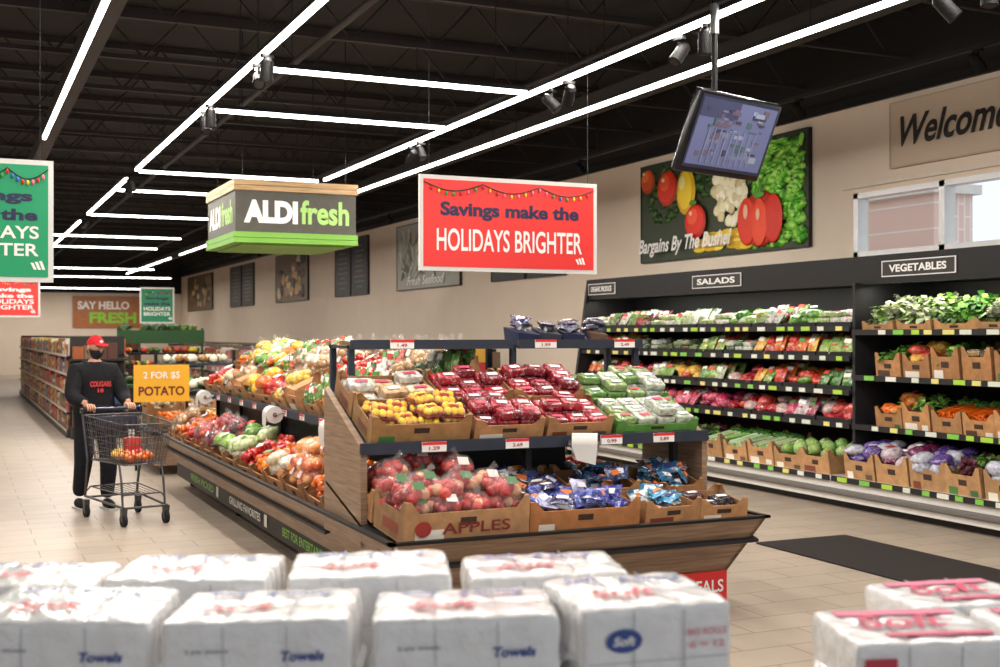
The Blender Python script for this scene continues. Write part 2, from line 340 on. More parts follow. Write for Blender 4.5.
# ---------------------------------------------------------------- hanging signs
def hang(name,x0,x1,y,z0,z1,col,lines):
    b=MB(); w=x1-x0;h=z1-z0; Fm=F(((x0+x1)/2,y,(z0+z1)/2),(1,0,0),(0,0,1)); m=.012
    b.box((-w/2-.02,-h/2-.02,-.02),(w/2+.02,h/2+.02,-.002),PRINT,C(215,212,208),Fm); b.box((-w/2+m,-h/2+m,-.002),(w/2-m,h/2-m,.002),PRINT,col,Fm)
    pts=[];N=24
    for i in range(N+1):
        t=i/N; pts.append((-w/2+m+t*(w-2*m),h*.45-h*.09*abs(math.sin(t*math.pi*3)),.008))
    b.tube(pts,.004,5,PRINT,C(30,50,40),Fm)
    for i in range(1,N,1):
        p=pts[i]; b.sph((p[0],p[1]-.024,.01),(.011,.02,.008),1,PRINT,R.choice([C(240,200,50),C(60,110,200),C(50,160,80),C(245,120,150),C(210,40,40)]),Fm)
    for(t,cy,hh,ww,c,bo) in lines: b.text(t,Fm,0,cy*h,hh*h,c,ww*w,bo)
    q=min(w,1.2)
    for k in range(3): b.quad([(w/2-q*.13+k*.025,-h*.42,.004),(w/2-q*.13+k*.025+.018,-h*.42,.004),(w/2-q*.13+k*.025+.018-.02,-h*.36+k*.006,.004),(w/2-q*.13+k*.025-.02,-h*.36+k*.006,.004)],PRINT,WHITE,Fm)
    for xx in(-w/2+.06,w/2-.06): b.cyl((xx,h/2,-.01),(xx,5.25-(z0+z1)/2,-.01),.002,None,4,BLK,C(50,50,50),Fm)
    b.build(name)
NAVY=C(34,30,72)
L2=[('Savings make the',.14,.2,.8,NAVY,.04),('HOLIDAYS BRIGHTER',-.18,.25,.84,WHITE,.015)]
L4=[('Savings',.2,.12,.72,NAVY,.04),('make the',.05,.1,.8,NAVY,.04),('HOLIDAYS',-.1,.11,.82,WHITE,.02),('BRIGHTER',-.25,.11,.82,WHITE,.02)]
hang('hanging_holiday_sign',3.17,4.64,8.4,2.25,2.93,C(232,50,46),L2)
hang('hanging_holiday_sign',-.20,.545,8.1,2.10,2.83,C(18,150,98),L4)
hang('hanging_holiday_sign',.4,1.36,23,2.08,2.76,C(220,50,46),[(t,a-.02,h_*1.1,w_,WHITE,o) for t,a,h_,w_,c,o in L4])
hang('hanging_holiday_sign',3.45,4.1,25.4,2.0,2.7,C(22,130,88),L4)
# fresh box sign
b=MB(); x0,x1,y0,y1,z0,z1=2.86,4.27,13.5,15.1,2.79,3.5
GR=C(112,168,56)
b.box((x0,y0,z0+.12),(x1,y1,z1-.12),BLK,C(80,78,70))
b.box((x0+.1,y0+.1,z0-.02),(x1-.1,y1-.1,z0+.02),PRINT,GR)
for (a,c,e) in((z1-.12,z1-.065,0),(z1-.06,z1,0)):
    b.box((x0-.02,y0-.02,a),(x1+.02,y1+.02,c),PINE,WHITE)
for(a,c) in((z0,z0+.055),(z0+.06,z0+.12)): b.box((x0-.02,y0-.02,a),(x1+.02,y1+.02,c),PRINT,GR)
Fm=F(((x0+x1)/2,y0-.002,(z0+z1)/2),(1,0,0),(0,0,1)); b.text('ALDI',Fm,-.3,0,.26,WHITE,.62,.06); b.text('fresh',Fm,.33,.01,.28,C(160,205,110),.58,.03)
Fm=F((x0-.002,(y0+y1)/2,(z0+z1)/2),(0,-1,0),(0,0,1)); b.text('ALDI',Fm,-.34,0,.26,WHITE,.66,.05); b.text('fresh',Fm,.36,.01,.28,C(160,205,110),.62,.03)
for x in(x0+.1,x1-.1):
    for y in(y0+.1,y1-.1): b.cyl((x,y,z1),(x,y,5.25),.006,None,5,BLK,BLACK)
b.build('hanging_fresh_produce_sign')
# TV
cr=Vector((.911,-.413,0)); cf=Vector((.413,.911,0)); up=Vector((0,0,1))
u=(cr*.74+cf*.67).normalized(); n=(cr*.67-cf*.74).normalized(); vt=(up*.92+n*.39).normalized()
Fm=F((4.64,6.55,3.045),u,vt)@S(.87,.87,.87); b=MB()
b.rbox((0,0,-.035),(.5,.31,.035),.02,(1,1,1),GLOSS,C(16,16,20),Fm)
b.box((-.47,-.265,.0),(.47,.28,.004),PRINT,C(40,44,70),Fm)
def scr(x0,y0,x1,y1,c,z=.006,m=PRINT): b.box((x0,y0,.004),(x1,y1,z),m,c,Fm)
SCR=emit('lit_screen',C(96,102,140),.22)
scr(-.45,-.24,.45,.26,C(90,96,130),.006,SCR); scr(-.45,.12,.0,.26,C(66,70,104),.007)
for i in range(60):
    x=R.uniform(-.42,.32);y=R.uniform(-.2,.2); scr(x,y,x+R.uniform(.03,.12),y+R.uniform(.01,.05),R.choice([C(120,128,160),C(60,64,92),C(150,158,184),C(76,100,104),C(104,92,110)]),.008+.0001*i)
for i in range(9): scr(-.3+i*.07,-.22,-.285+i*.07,.05,C(124,130,160),.015)
b.box((-.12,-.12,-.12),(.12,.12,-.07),BLK,BLACK,Fm); b.cyl((0,0,-.1),(0,.02,-.2),.03,None,8,BLK,BLACK,Fm)
pb=Fm@Vector((0,.02,-.18)); b.cyl(pb,(pb.x,pb.y,5.25),.02,None,12,BLK,BLACK); b.cyl((pb.x,pb.y,3.75),(pb.x,pb.y,3.95),.03,None,12,METAL,C(150,150,150))
b.build('ceiling_mounted_television')
# ---------------------------------------------------------------- crates
def place(x,y,z,rz=0,tilt=0): return T(x,y,z)@Rz(rz)@Rx(tilt)
def shell(b,w,l,h,col=CB,mat=CARD,t=.008,flaps=0,cut=True):
    q_=R.uniform(.88,1.08); col=tuple(min(1,x*q_) for x in col)
    b.box((-w/2,-l/2,0),(w/2,l/2,t),mat,col)
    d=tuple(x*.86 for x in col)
    hh=h*.72 if cut else h
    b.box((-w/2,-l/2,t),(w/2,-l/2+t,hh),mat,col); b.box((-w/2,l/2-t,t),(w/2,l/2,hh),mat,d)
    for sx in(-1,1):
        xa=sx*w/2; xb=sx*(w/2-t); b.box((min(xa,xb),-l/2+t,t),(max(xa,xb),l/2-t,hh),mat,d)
    if cut:
        for sx in(-1,1):
            for sy in(-1,1):
                x=sx*w/2; y=sy*l/2; q=.09
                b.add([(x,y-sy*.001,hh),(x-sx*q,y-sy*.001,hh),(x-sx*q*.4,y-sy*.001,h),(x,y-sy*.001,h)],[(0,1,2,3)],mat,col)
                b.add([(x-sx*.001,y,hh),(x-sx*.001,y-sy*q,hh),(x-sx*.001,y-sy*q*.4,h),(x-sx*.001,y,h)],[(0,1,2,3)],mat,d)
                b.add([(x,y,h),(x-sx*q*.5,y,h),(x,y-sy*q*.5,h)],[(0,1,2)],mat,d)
    if cut:
        b.box((-.05,-l/2-.001,hh*.55),(.05,-l/2,hh*.8),mat,C(60,42,30))
        lc=R.choice([None,C(70,120,60),C(120,60,40),C(225,218,205),C(80,60,45)])
        if lc: b.box((-w*.42,-l/2-.0015,hh*.12),(-w*.42+R.uniform(.08,.2),-l/2,hh*.45),PRINT,lc)
        if R.random()<.5: b.box((w*.2,-l/2-.0015,hh*.15),(w*.42,-l/2,hh*.4),PRINT,R.choice([C(90,70,50),C(60,100,60),C(220,214,205)]))
        for sx in(-1,1):
            if R.random()<.5: b.box((sx*w/2-.0015,-l*.3,hh*.25),(sx*w/2+.0015,l*.2,hh*.6),PRINT,R.choice([C(110,70,46),C(70,96,60),C(140,60,40)]))
    for k in range(flaps):
        s_=-1 if k==0 else 1
        b.box((-t,-l/2,0),(0,l/2,l*.22),mat,col,T(s_*w/2,0,hh)@Ry(s_*70))
def pillow(b,M,w,l,t,col,mat=None):
    n=5;vs=[];fs=[]
    for sgn in(1,-1):
        for i in range(n+1):
            for j in range(n+1):
                u=-1+2*i/n;v=-1+2*j/n; vs.append((u*w*(1-.08*(1-v*v)),v*l*(1-.1*(1-u*u)),sgn*t*(1-u**4)*(1-v*v)**.7*(1+R.uniform(-.15,.15))))
    k=(n+1)**2
    for i in range(n):
        for j in range(n):
            a=i*(n+1)+j; fs.append((a,a+n+1,a+n+2,a+1)); fs.append((k+a,k+a+1,k+a+n+2,k+a+n+1))
    b.add(vs,fs,mat or BAGM,col,M,True)
APP=[C(180,22,28),C(196,36,34),C(150,18,28),C(205,70,56),C(218,160,120),C(180,28,30)]
def fill(b,kind,w,l,z,pal):
    if kind=='round':
        r=.038; nx=int(w/(2*r*.98)); ny=int(l/(2*r*.98))
        for ly in range(2):
            for i in range(nx-ly):
                for j in range(ny-ly):
                    b.sph((-w/2+r*1.1+(i+ly*.5)*2*r*.98+R.uniform(-.008,.008),-l/2+r*1.1+(j+ly*.5)*2*r*.98+R.uniform(-.008,.008),z+ly*r*1.25+R.uniform(-.008,.008)),r*R.uniform(.9,1.12),2,VEG,R.choice(pal))
    elif kind=='mango':
        for k in range(2):
            nx=4;ny=2
            for i in range(nx):
                for j in range(ny):
                    if k and R.random()<.3: continue
                    cx=-w/2+(i+.5)*w/nx;cy=-l/2+(j+.5)*l/ny; M=T(cx,cy,z+k*.06)@Rz(R.uniform(-25,25))@Rx(R.uniform(-8,8))
                    b.rbox((0,0,0),(w/nx*.46,l/ny*.44,.02),.01,(1,1,1),CLEAR,C(230,225,220),M); b.box((-w/nx*.44,-l/ny*.42,-.02),(w/nx*.44,l/ny*.42,-.008),FILM,C(130,24,44),M)
                    for q in range(6): b.sph((-.042+.042*(q%3),-.035+.07*(q//3),.008),(.026,.034,.024),2,VEG,R.choice(pal),M)
                    b.box((-.03,-.012,.03),(.03,.012,.033),PRINT,C(150,26,50),M)
    elif kind=='bag':
        nx=max(1,round(w/.17));ny=max(1,round(l/.2))
        for k in range(2):
          for i in range(nx):
            for j in range(ny):
                if k and R.random()<.3: continue
                c=(-w/2+(i+.5)*w/nx+R.uniform(-.03,.03)*(k*1.5+.4),-l/2+(j+.5)*l/ny+R.uniform(-.03,.03),z+.03+k*.07)
                b.sph(c,(w/nx*.56,l/ny*.56,R.uniform(.05,.075)),2,BAGM,R.choice(pal),None,.14,True,Rz(R.uniform(0,90))@Rx(R.uniform(-20,20)))
                if R.random()<.4: b.add([(-.04,-.025,0),(.04,-.025,0),(.04,.025,0),(-.04,.025,0)],[(0,1,2,3)],PRINT,R.choice([WHITE,C(90,150,60),RED]),T(c[0],c[1],c[2]+.078)@Rz(R.uniform(-60,60))@Rx(R.uniform(-15,15)))
    elif kind=='sbag':
        nx=max(1,round(w/.15));ny=3
        for j in range(ny):
            for i in range(nx):
                g=R.choice(pal); g2=R.choice(pal)
                M=T(-w/2+(i+.5)*w/nx+R.uniform(-.012,.012),-l/2+.05+j*.15,z+.075+R.uniform(-.01,.015)+j*.015)@Rz(R.uniform(-12,12))@Rx(R.uniform(48,66))@Rz(R.uniform(-8,8))
                pillow(b,M,w/nx*.5,.10,.04,g)
                b.box((-w/nx*.3,.02,.030),(w/nx*.3,.065,.038),PRINT,R.choice([WHITE,C(80,140,60),C(200,60,50),C(230,225,210),C(60,100,50)]),M)
                b.box((-w/nx*.2,-.03,.036),(w/nx*.2,-.01,.041),PRINT,g2,M)
    elif kind=='fbag':
        r=.036; nx=max(1,round(w/.2));ny=max(1,round(l/.19))
        for k in range(2):
          for i in range(nx):
            for j in range(ny):
                if k and R.random()<.2: continue
                cx=-w/2+(i+.5)*w/nx+R.uniform(-.03,.03)*(k+.3);cy=-l/2+(j+.5)*l/ny+R.uniform(-.03,.03)*(k+.3);cz=z+.01+k*.085
                for q in range(10):
                    a=q*2.4+R.uniform(-.3,.3); rr=.08*math.sqrt((q+.3)/10)
                    b.sph((cx+rr*math.cos(a),cy+rr*math.sin(a),cz+.045*(1-(rr/.08)**2)+R.uniform(-.01,.012)),r*R.uniform(.92,1.14),2,FILM,R.choice(pal))
                b.sph((cx,cy,cz+.02),(.112,.108,.078),2,CLEAR,C(235,230,228),None,.09)
                a=R.uniform(0,6.28); b.cyl((cx,cy,cz+.085),(cx+.05*math.cos(a),cy+.05*math.sin(a),cz+.125),.006,.024,6,CLEAR,C(235,228,225))
                if R.random()<.5: b.quad([(cx-.03,cy-.085,cz+.065),(cx+.04,cy-.085,cz+.06),(cx+.04,cy-.045,cz+.095),(cx-.03,cy-.045,cz+.10)],PRINT,R.choice([C(225,222,218),C(225,200,195),C(60,110,60)]))
    elif kind=='pouch':
        for k in range(int(w*l*130)+3):
            M=T(R.uniform(-w/2+.08,w/2-.08),R.uniform(-l/2+.06,l/2-.05),z+R.uniform(.0,.12))@Rz(R.uniform(-50,50))@Rx(R.uniform(-5,50))@Ry(R.uniform(-20,20))
            pillow(b,M,.075,.055,.022,R.choice(pal)); 
            b.box((-.035,-.018,.02),(.035,.018,.0235),PRINT,R.choice([WHITE,C(230,225,235),C(225,120,50),C(40,50,110)]),M)
    elif kind=='net':
        r=.034
        for k in range(int(w*l*520)):
            b.sph((R.uniform(-w/2+r,w/2-r),R.uniform(-l/2+r,l/2-r),z+R.uniform(0,.09)),r*R.uniform(.85,1.1),1,FILM,R.choice(pal))
        for k in range(2): 
            M=T(R.uniform(-.1,.1),R.uniform(-.12,.12),z+.125)@Rz(R.uniform(-40,40)); b.box((-.05,-.03,0),(.05,.03,.004),PRINT,R.choice([WHITE,C(60,130,60),RED]),M)
    elif kind in('leaf','tall'):
        top=.09 if kind=='leaf' else .24
        for k in range(int(w*l*(110 if kind=='leaf' else 210))+4):
            c=Vector((R.uniform(-w/2+.05,w/2-.05),R.uniform(-l/2+.05,l/2-.05),z+R.uniform(0,top))); g=R.choice(pal)
            if kind=='tall': c.z=z+R.uniform(0,top)*(.45+.55*(c.y+l/2)/l)
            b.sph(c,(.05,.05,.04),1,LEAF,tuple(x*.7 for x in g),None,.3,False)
            for q in range(9):
                a=R.uniform(0,6.28); el=R.uniform(-.1,1.1); d=Vector((math.cos(a)*math.cos(el),math.sin(a)*math.cos(el)-.2,math.sin(el))).normalized()
                L=R.uniform(.07,.13); wd=R.uniform(.018,.035); sd=d.cross(Vector((0,0,1))).normalized()
                m=c+d*L*.55+Vector((0,0,.015)); t=c+d*L-Vector((0,0,.02))
                kk=R.uniform(.7,1.3); cc=tuple(min(1,x*kk) for x in g)
                b.add([c-sd*wd*.4,c+sd*wd*.4,m+sd*wd,m-sd*wd,t+sd*wd*.5,t-sd*wd*.5],[(0,1,2,3),(3,2,4,5)],LEAF,cc,None,True)
    elif kind=='head':
        nx=int(w/.15);ny=int(l/.15)
        for i in range(nx):
            for j in range(ny):
                g=R.choice(pal); c=(-w/2+(i+.5)*w/nx+R.uniform(-.015,.015),-l/2+(j+.5)*l/ny,z+.03+R.uniform(0,.04)); r=R.uniform(.062,.08)
                b.sph(c,r,2,LEAF,[g,tuple(min(1,x*1.06) for x in g),tuple(x*.93 for x in g)],None,.04)
                for q in range(4):
                    a=R.uniform(0,6.28); b.sph((c[0]+math.cos(a)*.02,c[1]+math.sin(a)*.02,c[2]+R.uniform(-.01,.01)),r*.95,1,LEAF,tuple(x*R.uniform(.85,1) for x in g),None,.06)
    elif kind=='pack':
        nx=max(1,round(w/.17));ny=max(1,round(l/.125))
        for k in range(2):
          for i in range(nx):
            for j in range(ny):
                if k and R.random()<.45: continue
                g=R.choice(pal); hx=w/nx*.46;hy=l/ny*.46
                M=T(-w/2+(i+.5)*w/nx,-l/2+(j+.5)*l/ny,z+.03+k*.06)@Rz(R.uniform(-8,8)*(1+k))@Rx(R.uniform(-8,8)*k)
                b.rbox((0,0,0),(hx,hy,.027),.012,(3,3,1),BAGM,g,M)
                for q in range(10): b.sph((R.uniform(-hx,hx)*.8,R.uniform(-hy,hy)*.8,.02),.014,1,VEG,tuple(x*R.uniform(.7,1.1) for x in g),M)
                b.box((-hx*.5,-hy*.35,.032),(hx*.5,hy*.25,.035),PRINT,R.choice([WHITE,C(235,225,230),C(200,60,90)]),M)
    elif kind=='stick':
        for k in range(int(w*l*330)):
            c=Vector((R.uniform(-w/2+.03,w/2-.03),0,z+R.uniform(-.01,.06))); g=R.choice(pal); a=R.uniform(-.04,.04)
            b.cyl((c.x,-l/2+.02,c.z),(c.x+a,l/2-.1,c.z+R.uniform(-.01,.02)),.012,.018,6,VEG,tuple(x*R.uniform(.85,1.05) for x in g))
            if R.random()<.5: b.sph((c.x+a,l/2-.08,c.z+.03),(.05,.06,.04),1,LEAF,[C(70,130,45),C(40,90,30)],None,.3,False)
def crate(name,kind,M,w,l,h,pal,col=CB,z=None,mat=CARD,flaps=0,cut=True,label=None):
    b=MB(); b.M=M; shell(b,w,l,h,col,mat,.008,flaps,cut)
    if kind: fill(b,kind,w-.03,l-.03,(h*.55 if z is None else z),pal)
    if label: b.text(label,F((0,-l/2-.003,h*.34),(1,0,0),(0,0,1)),.05,0,h*.26,C(120,30,28),w*.55,.01); b.ell(F((0,-l/2-.003,h*.36),(1,0,0),(0,0,1)),-w*.36,0,.05,.045,C(150,40,36))
    b.build(name); return b
ORG=[C(232,112,10),C(238,128,16),C(220,96,10)]
ORB=[C(232,114,12),C(238,130,18),C(222,100,12),C(240,170,100)]
GRN=[C(90,150,50),C(60,120,40),C(130,180,80)]
MIX=[C(200,50,40),C(110,160,60),C(190,50,40),C(232,170,40),C(215,215,205)]
WGR=[C(215,222,190),C(140,184,80),C(190,208,145),C(225,228,215),C(100,144,50)]
TOM=[C(192,30,22),C(206,46,28),C(215,70,46),C(180,26,22)]
PUR=[C(110,36,66),C(145,44,72),C(165,54,50),C(90,28,52)]
BER=[C(150,16,36),C(175,28,46),C(125,14,32)]
POT=[C(186,142,86),C(166,122,72),C(200,160,100),C(215,195,160)]
YEL=[C(240,190,30),C(235,172,26),C(246,200,40),C(238,182,30)]
PEP=[C(205,44,30),C(236,180,40),C(225,110,30),C(90,150,50)]
# ---------------------------------------------------------------- central produce table
b=MB()
DK=C(46,52,64)
b.box((2.42,6.45,.13),(4.45,14.2,.5),BLK,C(30,30,32))
for x in(2.5,4.35):
    for y in(6.5,9,11.6,14.1):
        b.cyl((x-.025,y,.06),(x+.025,y,.06),.06,None,14,RUB,C(20,20,20)); b.box((x-.04,y-.04,.09),(x+.04,y+.04,.14),METAL,C(120,120,120))
def slab(p,t,mat,col):
    t=Vector(t); vs=[Vector(q) for q in p]+[Vector(q)+t for q in p]; b.hexa(vs,mat,col)
slab([(2.36,6.40,.22),(4.48,6.40,.22),(4.66,6.2,.6),(2.16,6.2,.6)],(0,.03,0),WOOD,WHITE)
slab([(2.36,14.2,.22),(2.36,6.40,.22),(2.16,6.2,.6),(2.16,14.4,.6)],(.03,0,0),WOOD,WHITE)
slab([(4.48,6.40,.22),(4.48,14.2,.22),(4.66,14.4,.6),(4.66,6.2,.6)],(-.03,0,0),WOOD,WHITE)
slab([(4.48,14.2,.22),(2.36,14.2,.22),(2.16,14.4,.6),(4.66,14.4,.6)],(0,-.03,0),WOOD,WHITE)
b.box((2.145,6.18,.595),(4.675,6.225,.612),BLK,BLACK); b.box((2.145,6.18,.595),(2.185,14.42,.612),BLK,BLACK); b.box((4.635,6.18,.595),(4.675,14.42,.612),BLK,BLACK)
slab([(2.2,6.23,.46),(4.62,6.23,.46),(4.62,7.6,.80),(2.2,7.6,.80)],(0,0,-.02),BLK,C(36,36,38))
slab([(2.2,7.62,.46),(2.85,7.62,.70),(2.85,14.35,.70),(2.2,14.35,.46)],(0,0,-.02),BLK,C(36,36,38))
slab([(3.97,7.62,.70),(4.62,7.62,.46),(4.62,14.35,.46),(3.97,14.35,.70)],(0,0,-.02),BLK,C(36,36,38))
b.box((2.85,7.62,.5),(3.97,14.3,1.05),BLK,C(28,28,30))
for x in(2.2,4.62):
    vs=[(x,6.86,.48),(x+.04,6.86,.48),(x+.04,7.64,.48),(x,7.64,.48),(x,6.86,1.07),(x+.04,6.86,1.07),(x+.04,7.64,1.40),(x,7.64,1.40)]
    b.hexa(vs,WOOD,WHITE)
slab([(2.24,6.88,1.05),(4.62,6.88,1.05),(4.62,7.7,1.37),(2.24,7.7,1.37)],(0,0,-.025),BLK,DK)
b.box((2.2,6.84,1.03),(4.66,6.88,1.10),BLK,DK)
for x in(2.42,3.38,4.5): b.box((x-.02,7.0,.55),(x+.02,7.06,1.05),BLK,C(30,30,32))
slab([(2.66,7.72,1.05),(3.40,7.72,1.38),(3.40,14.3,1.38),(2.66,14.3,1.05)],(0,0,-.025),BLK,DK)
slab([(3.42,7.72,1.38),(4.16,7.72,1.05),(4.16,14.3,1.05),(3.42,14.3,1.38)],(0,0,-.025),BLK,DK)
b.box((2.62,7.72,1.03),(2.66,14.3,1.10),BLK,DK); b.box((4.16,7.72,1.03),(4.2,14.3,1.10),BLK,DK)
for y in(9.4,11.2,13,14.25): 
    b.box((2.8,y,.6),(2.84,y+.04,1.08),BLK,BLACK)
for x in(2.42,3.62,4.63): 
    b.box((x-.02,7.74,1.0),(x+.02,7.78,1.68),BLK,DK); b.box((x-.02,8.16,1.0),(x+.02,8.2,1.68),BLK,DK)
for xa,xb in((2.4,3.6),(3.64,4.66)):
    b.box((xa,7.72,1.655),(xb,8.22,1.675),BLK,DK); b.box((xa,7.70,1.65),(xb,7.72,1.715),BLK,DK)
def tag(M,w=.13,h=.05,txt='1.49'):
    b.box((-w/2,-h/2,0),(w/2,h/2,.006),PRINT,WHITE,M); b.box((-w/2,h/2-.018,.006),(w/2,h/2,.008),PRINT,RED,M); b.text(txt,M,0,-.008,.022,C(170,30,30),.07,.02,0,.009)
for x,t in((2.66,'1.29'),(3.22,'2.69'),(3.9,'0.99'),(4.3,'2.89')): tag(F((x,6.838,1.065),(1,0,0),(0,0,1)),.16,.06,t)
for x,t in((2.76,'1.49'),(3.85,'1.99'),(4.5,'2.49')): tag(F((x,7.695,1.685),(1,0,0),(0,0,1)),.17,.06,t)
for i in range(11): tag(F((2.618,8.0+i*.58,1.065),(0,-1,0),(0,0,1)))
b.box((2.33,6.55,.13),(2.42,14.15,.30),BLK,C(26,27,26))
def Fs(y): return F((2.326,y,.215),(0,-1,0),(0,0,1))
for yy,t,c in((8.6,'BEST FOR ENTERTAINING',C(120,180,60)),(10.6,'GRILLING FAVORITES',C(220,220,210)),(12.6,'FRESH PICKED',C(120,180,60))):
    b.text(t,Fs(yy),0,0,.07,c,1.25,.02); b.quad([(.75,-.05,.002),(.85,-.05,.002),(.85,.05,.002),(.75,.05,.002)],PRINT,C(220,220,210),Fs(yy))
b.box((4.12,6.36,.04),(4.47,6.38,.25),PRINT,RED); b.text('DEALS',F((4.3,6.358,.16),(1,0,0),(0,0,1)),0,0,.08,WHITE,.28)
b.build('produce_display_table')
def bagroll(M):
    b=MB(); b.M=M; b.cyl((-.08,0,0),(.08,0,0),.075,None,20,PRINT,C(205,202,196)); b.cyl((-.09,0,0),(.09,0,0),.02,None,10,MAT,C(120,90,60))
    b.tube([(-.10,0,0),(-.10,.1,.02)],.006,6,METAL,C(150,150,150)); b.tube([(.10,0,0),(.10,.1,.02)],.006,6,METAL,C(150,150,150)); b.cyl((-.10,0,0),(.10,0,0),.006,None,6,METAL,C(150,150,150))
    b.quad([(-.08,-.076,0),(.08,-.076,0),(.07,-.08,-.12),(-.05,-.08,-.09)],PRINT,C(205,202,196)); b.build('produce_bag_roll')
bagroll(T(3.64,6.72,1.05)@Rz(-30)); 
for y in(8.6,10.4,13.6): bagroll(T(2.53,y,1.05)@Rz(-90))
def up_(s): return 6.88+s*math.cos(math.radians(21.3)),1.06+s*math.sin(math.radians(21.3))
def ec(name,kind,x0,x1,s,l,h,pal,col=CB,rz=0,**k):
    y,z=up_(s); crate(name,kind,place((x0+x1)/2,y,z+.006,rz,21.3),x1-x0,l,h,pal,col,**k)
ec('box_of_mangoes','mango',2.27,2.92,.22,.38,.19,YEL,C(196,148,92),0,z=.12)
ec('box_of_strawberries','pack',2.95,3.43,.21,.36,.15,BER,z=.07)
ec('box_of_strawberries','pack',3.46,3.93,.21,.36,.15,BER,z=.07)
ec('box_of_grapes','pack',3.97,4.60,.22,.38,.11,[C(190,196,180),C(140,168,100),C(200,204,190)],C(90,140,60))
ec('box_of_peaches','pack',2.27,2.85,.63,.38,.17,[C(196,160,120),C(215,190,150),C(205,200,190)],z=.05)
ec('box_of_strawberries','pack',2.88,3.38,.62,.38,.17,BER,z=.09)
ec('box_of_strawberries','pack',3.41,3.91,.62,.38,.17,BER,z=.09)
ec('box_of_grapes','pack',3.95,4.6,.63,.38,.12,[C(110,150,80),C(150,170,110),C(190,196,180)],C(96,156,60))
for x,w,c in((3.82,.2,C(30,36,70)),(4.02,.17,C(50,50,60)),(4.2,.18,C(28,34,66)),(4.42,.14,C(110,80,60))):
    b=MB(); b.M=T(x,8.02,1.677)@Rz(R.uniform(-12,12))
    b.hexa([(-w*.45,-.1,0),(w*.45,-.1,0),(w*.45,.1,0),(-w*.45,.1,0),(-w*.5,-.11,.09),(w*.5,-.11,.07),(w*.5,.11,.12),(-w*.5,.11,.13)],CARD,c)
    fill(b,'pouch',w*.8,.18,.06,[c,C(50,60,110),C(90,90,110)]); b.build('snack_pouch_tray')
for x in(2.6,2.95,3.3):
    crate('shallow_cardboard_tray',None,T(x,7.98,1.677),.3,.3,.03,None)
def lo_(y): return .46+(y-6.23)*.34/1.37+.012
crate('box_of_apple_bags','fbag',place(2.62,6.47,.61,3,6),.78,.46,.24,APP,C(186,140,96),.15,cut=True,label='APPLES')
crate('box_of_blueberries','pouch',place(3.42,6.5,.60,-3,8),.72,.42,.2,[C(40,44,140),C(180,180,215),C(36,36,90),C(60,80,170)],C(192,126,74),.08)
crate('box_of_snack_bags','pouch',place(4.03,6.52,.60,4,8),.42,.4,.16,[C(60,140,180),C(200,215,220),C(40,110,150)],CB,.05)
crate('empty_produce_box','pack',place(4.43,6.50,.59,-4,8),.34,.36,.15,[C(50,40,50),C(80,50,52)],CB,.0)
crate('box_of_apple_bags','fbag',place(2.6,6.98,lo_(6.98)+.02,0,13),.72,.4,.2,APP,CB,.17)
crate('box_of_snack_bags','pouch',place(3.3,7.0,lo_(7.0)+.02,0,13),.55,.4,.16,[C(36,56,130),C(60,50,60),C(90,60,60)],CB,.06)
crate('box_of_snack_bags','pouch',place(3.85,7.0,lo_(7.0)+.02,0,13),.48,.4,.16,[C(50,100,140),C(40,60,110)],CB,.06)
crate('box_of_snack_bags','pouch',place(4.35,7.0,lo_(7.0)+.02,0,13),.46,.4,.15,[C(40,100,140),C(80,50,56)],CB,.06)
def ll(y,w,name,kind,pal,h=.15,l=.5,col=CB,rz=0,dx=0,dz=0,z=None,**k):
    s=.30; x=2.2+s; zz=.46+s*.24/.65+.012; crate(name,kind,place(x+dx,y,zz+dz+.02,-90+rz,20),w,l,h,pal,col,z,**k)
seq=[(7.95,.55,'box_of_clementine_bags','net',ORG,.17,0),(8.53,.54,'box_of_orange_bags','fbag',ORB,.19,1),(9.1,.54,'box_of_cream_bags','bag',[C(225,205,170),C(225,140,60),C(235,225,205)],.19,0),(9.66,.52,'box_of_orange_bags','net',ORG,.16,0),
(10.2,.5,'box_of_tomatoes','net',TOM,.16,0),(10.73,.5,'box_of_salad_bags','bag',WGR,.18,0),(11.26,.5,'box_of_cauliflower','bag',WGR,.16,0),(11.8,.52,'box_of_onion_bags','fbag',PUR,.16,0),(12.35,.52,'box_of_red_onion_bags','fbag',[C(180,40,40),C(150,36,56),C(206,70,46)],.16,0),(12.9,.52,'box_of_apple_bags','net',APP,.16,0),(13.45,.52,'box_of_orange_bags','net',ORG,.16,0),(14.0,.5,'box_of_potato_bags','fbag',POT,.16,0)]
for y,w,n,k,p,h,fl in seq: ll(y,w-.02,n,k,p,h,rz=R.uniform(-4,4),flaps=fl,z=h*.72)
def lu(y,s,w,name,kind,pal,h=.13,l=.36,col=CB,rz=0,z=None,ex=0,fl=0):
    a=math.radians(24); x=2.68+s*math.cos(a); zz=1.06+s*math.sin(a)+.01; crate(name,kind,place(x,y,zz+ex,-90+rz,24),w,l,h,pal,col,z,flaps=fl)
ups=[('box_of_broccoli_bags','bag',WGR),('box_of_radish_bags','sbag',MIX),('box_of_pepper_bags','sbag',PEP),('box_of_bagged_greens','sbag',[C(80,130,50),C(120,160,80),C(205,208,185)]),('empty_produce_box','',None),('box_of_lemon_bags','fbag',[C(236,190,40),C(240,200,60)]),('box_of_tomatoes','net',TOM),('box_of_pepper_bags','bag',PEP),('empty_produce_box','',None),('box_of_onion_bags','fbag',POT),('box_of_orange_bags','net',ORG),('box_of_tomatoes','net',TOM)]
for i,(n,k,p) in enumerate(ups):
    y=8.0+i*.54
    lu(y,.2,.5,n,k,p,.15 if k else .22,rz=R.uniform(-5,5),fl=R.choice([1,2]) if not k else 0)
    n2,k2,p2=ups[(i*5+3)%12]; lu(y,.6,.5,n2,k2 or 'fbag',p2 or POT,.18,rz=R.uniform(-5,5),ex=.03)
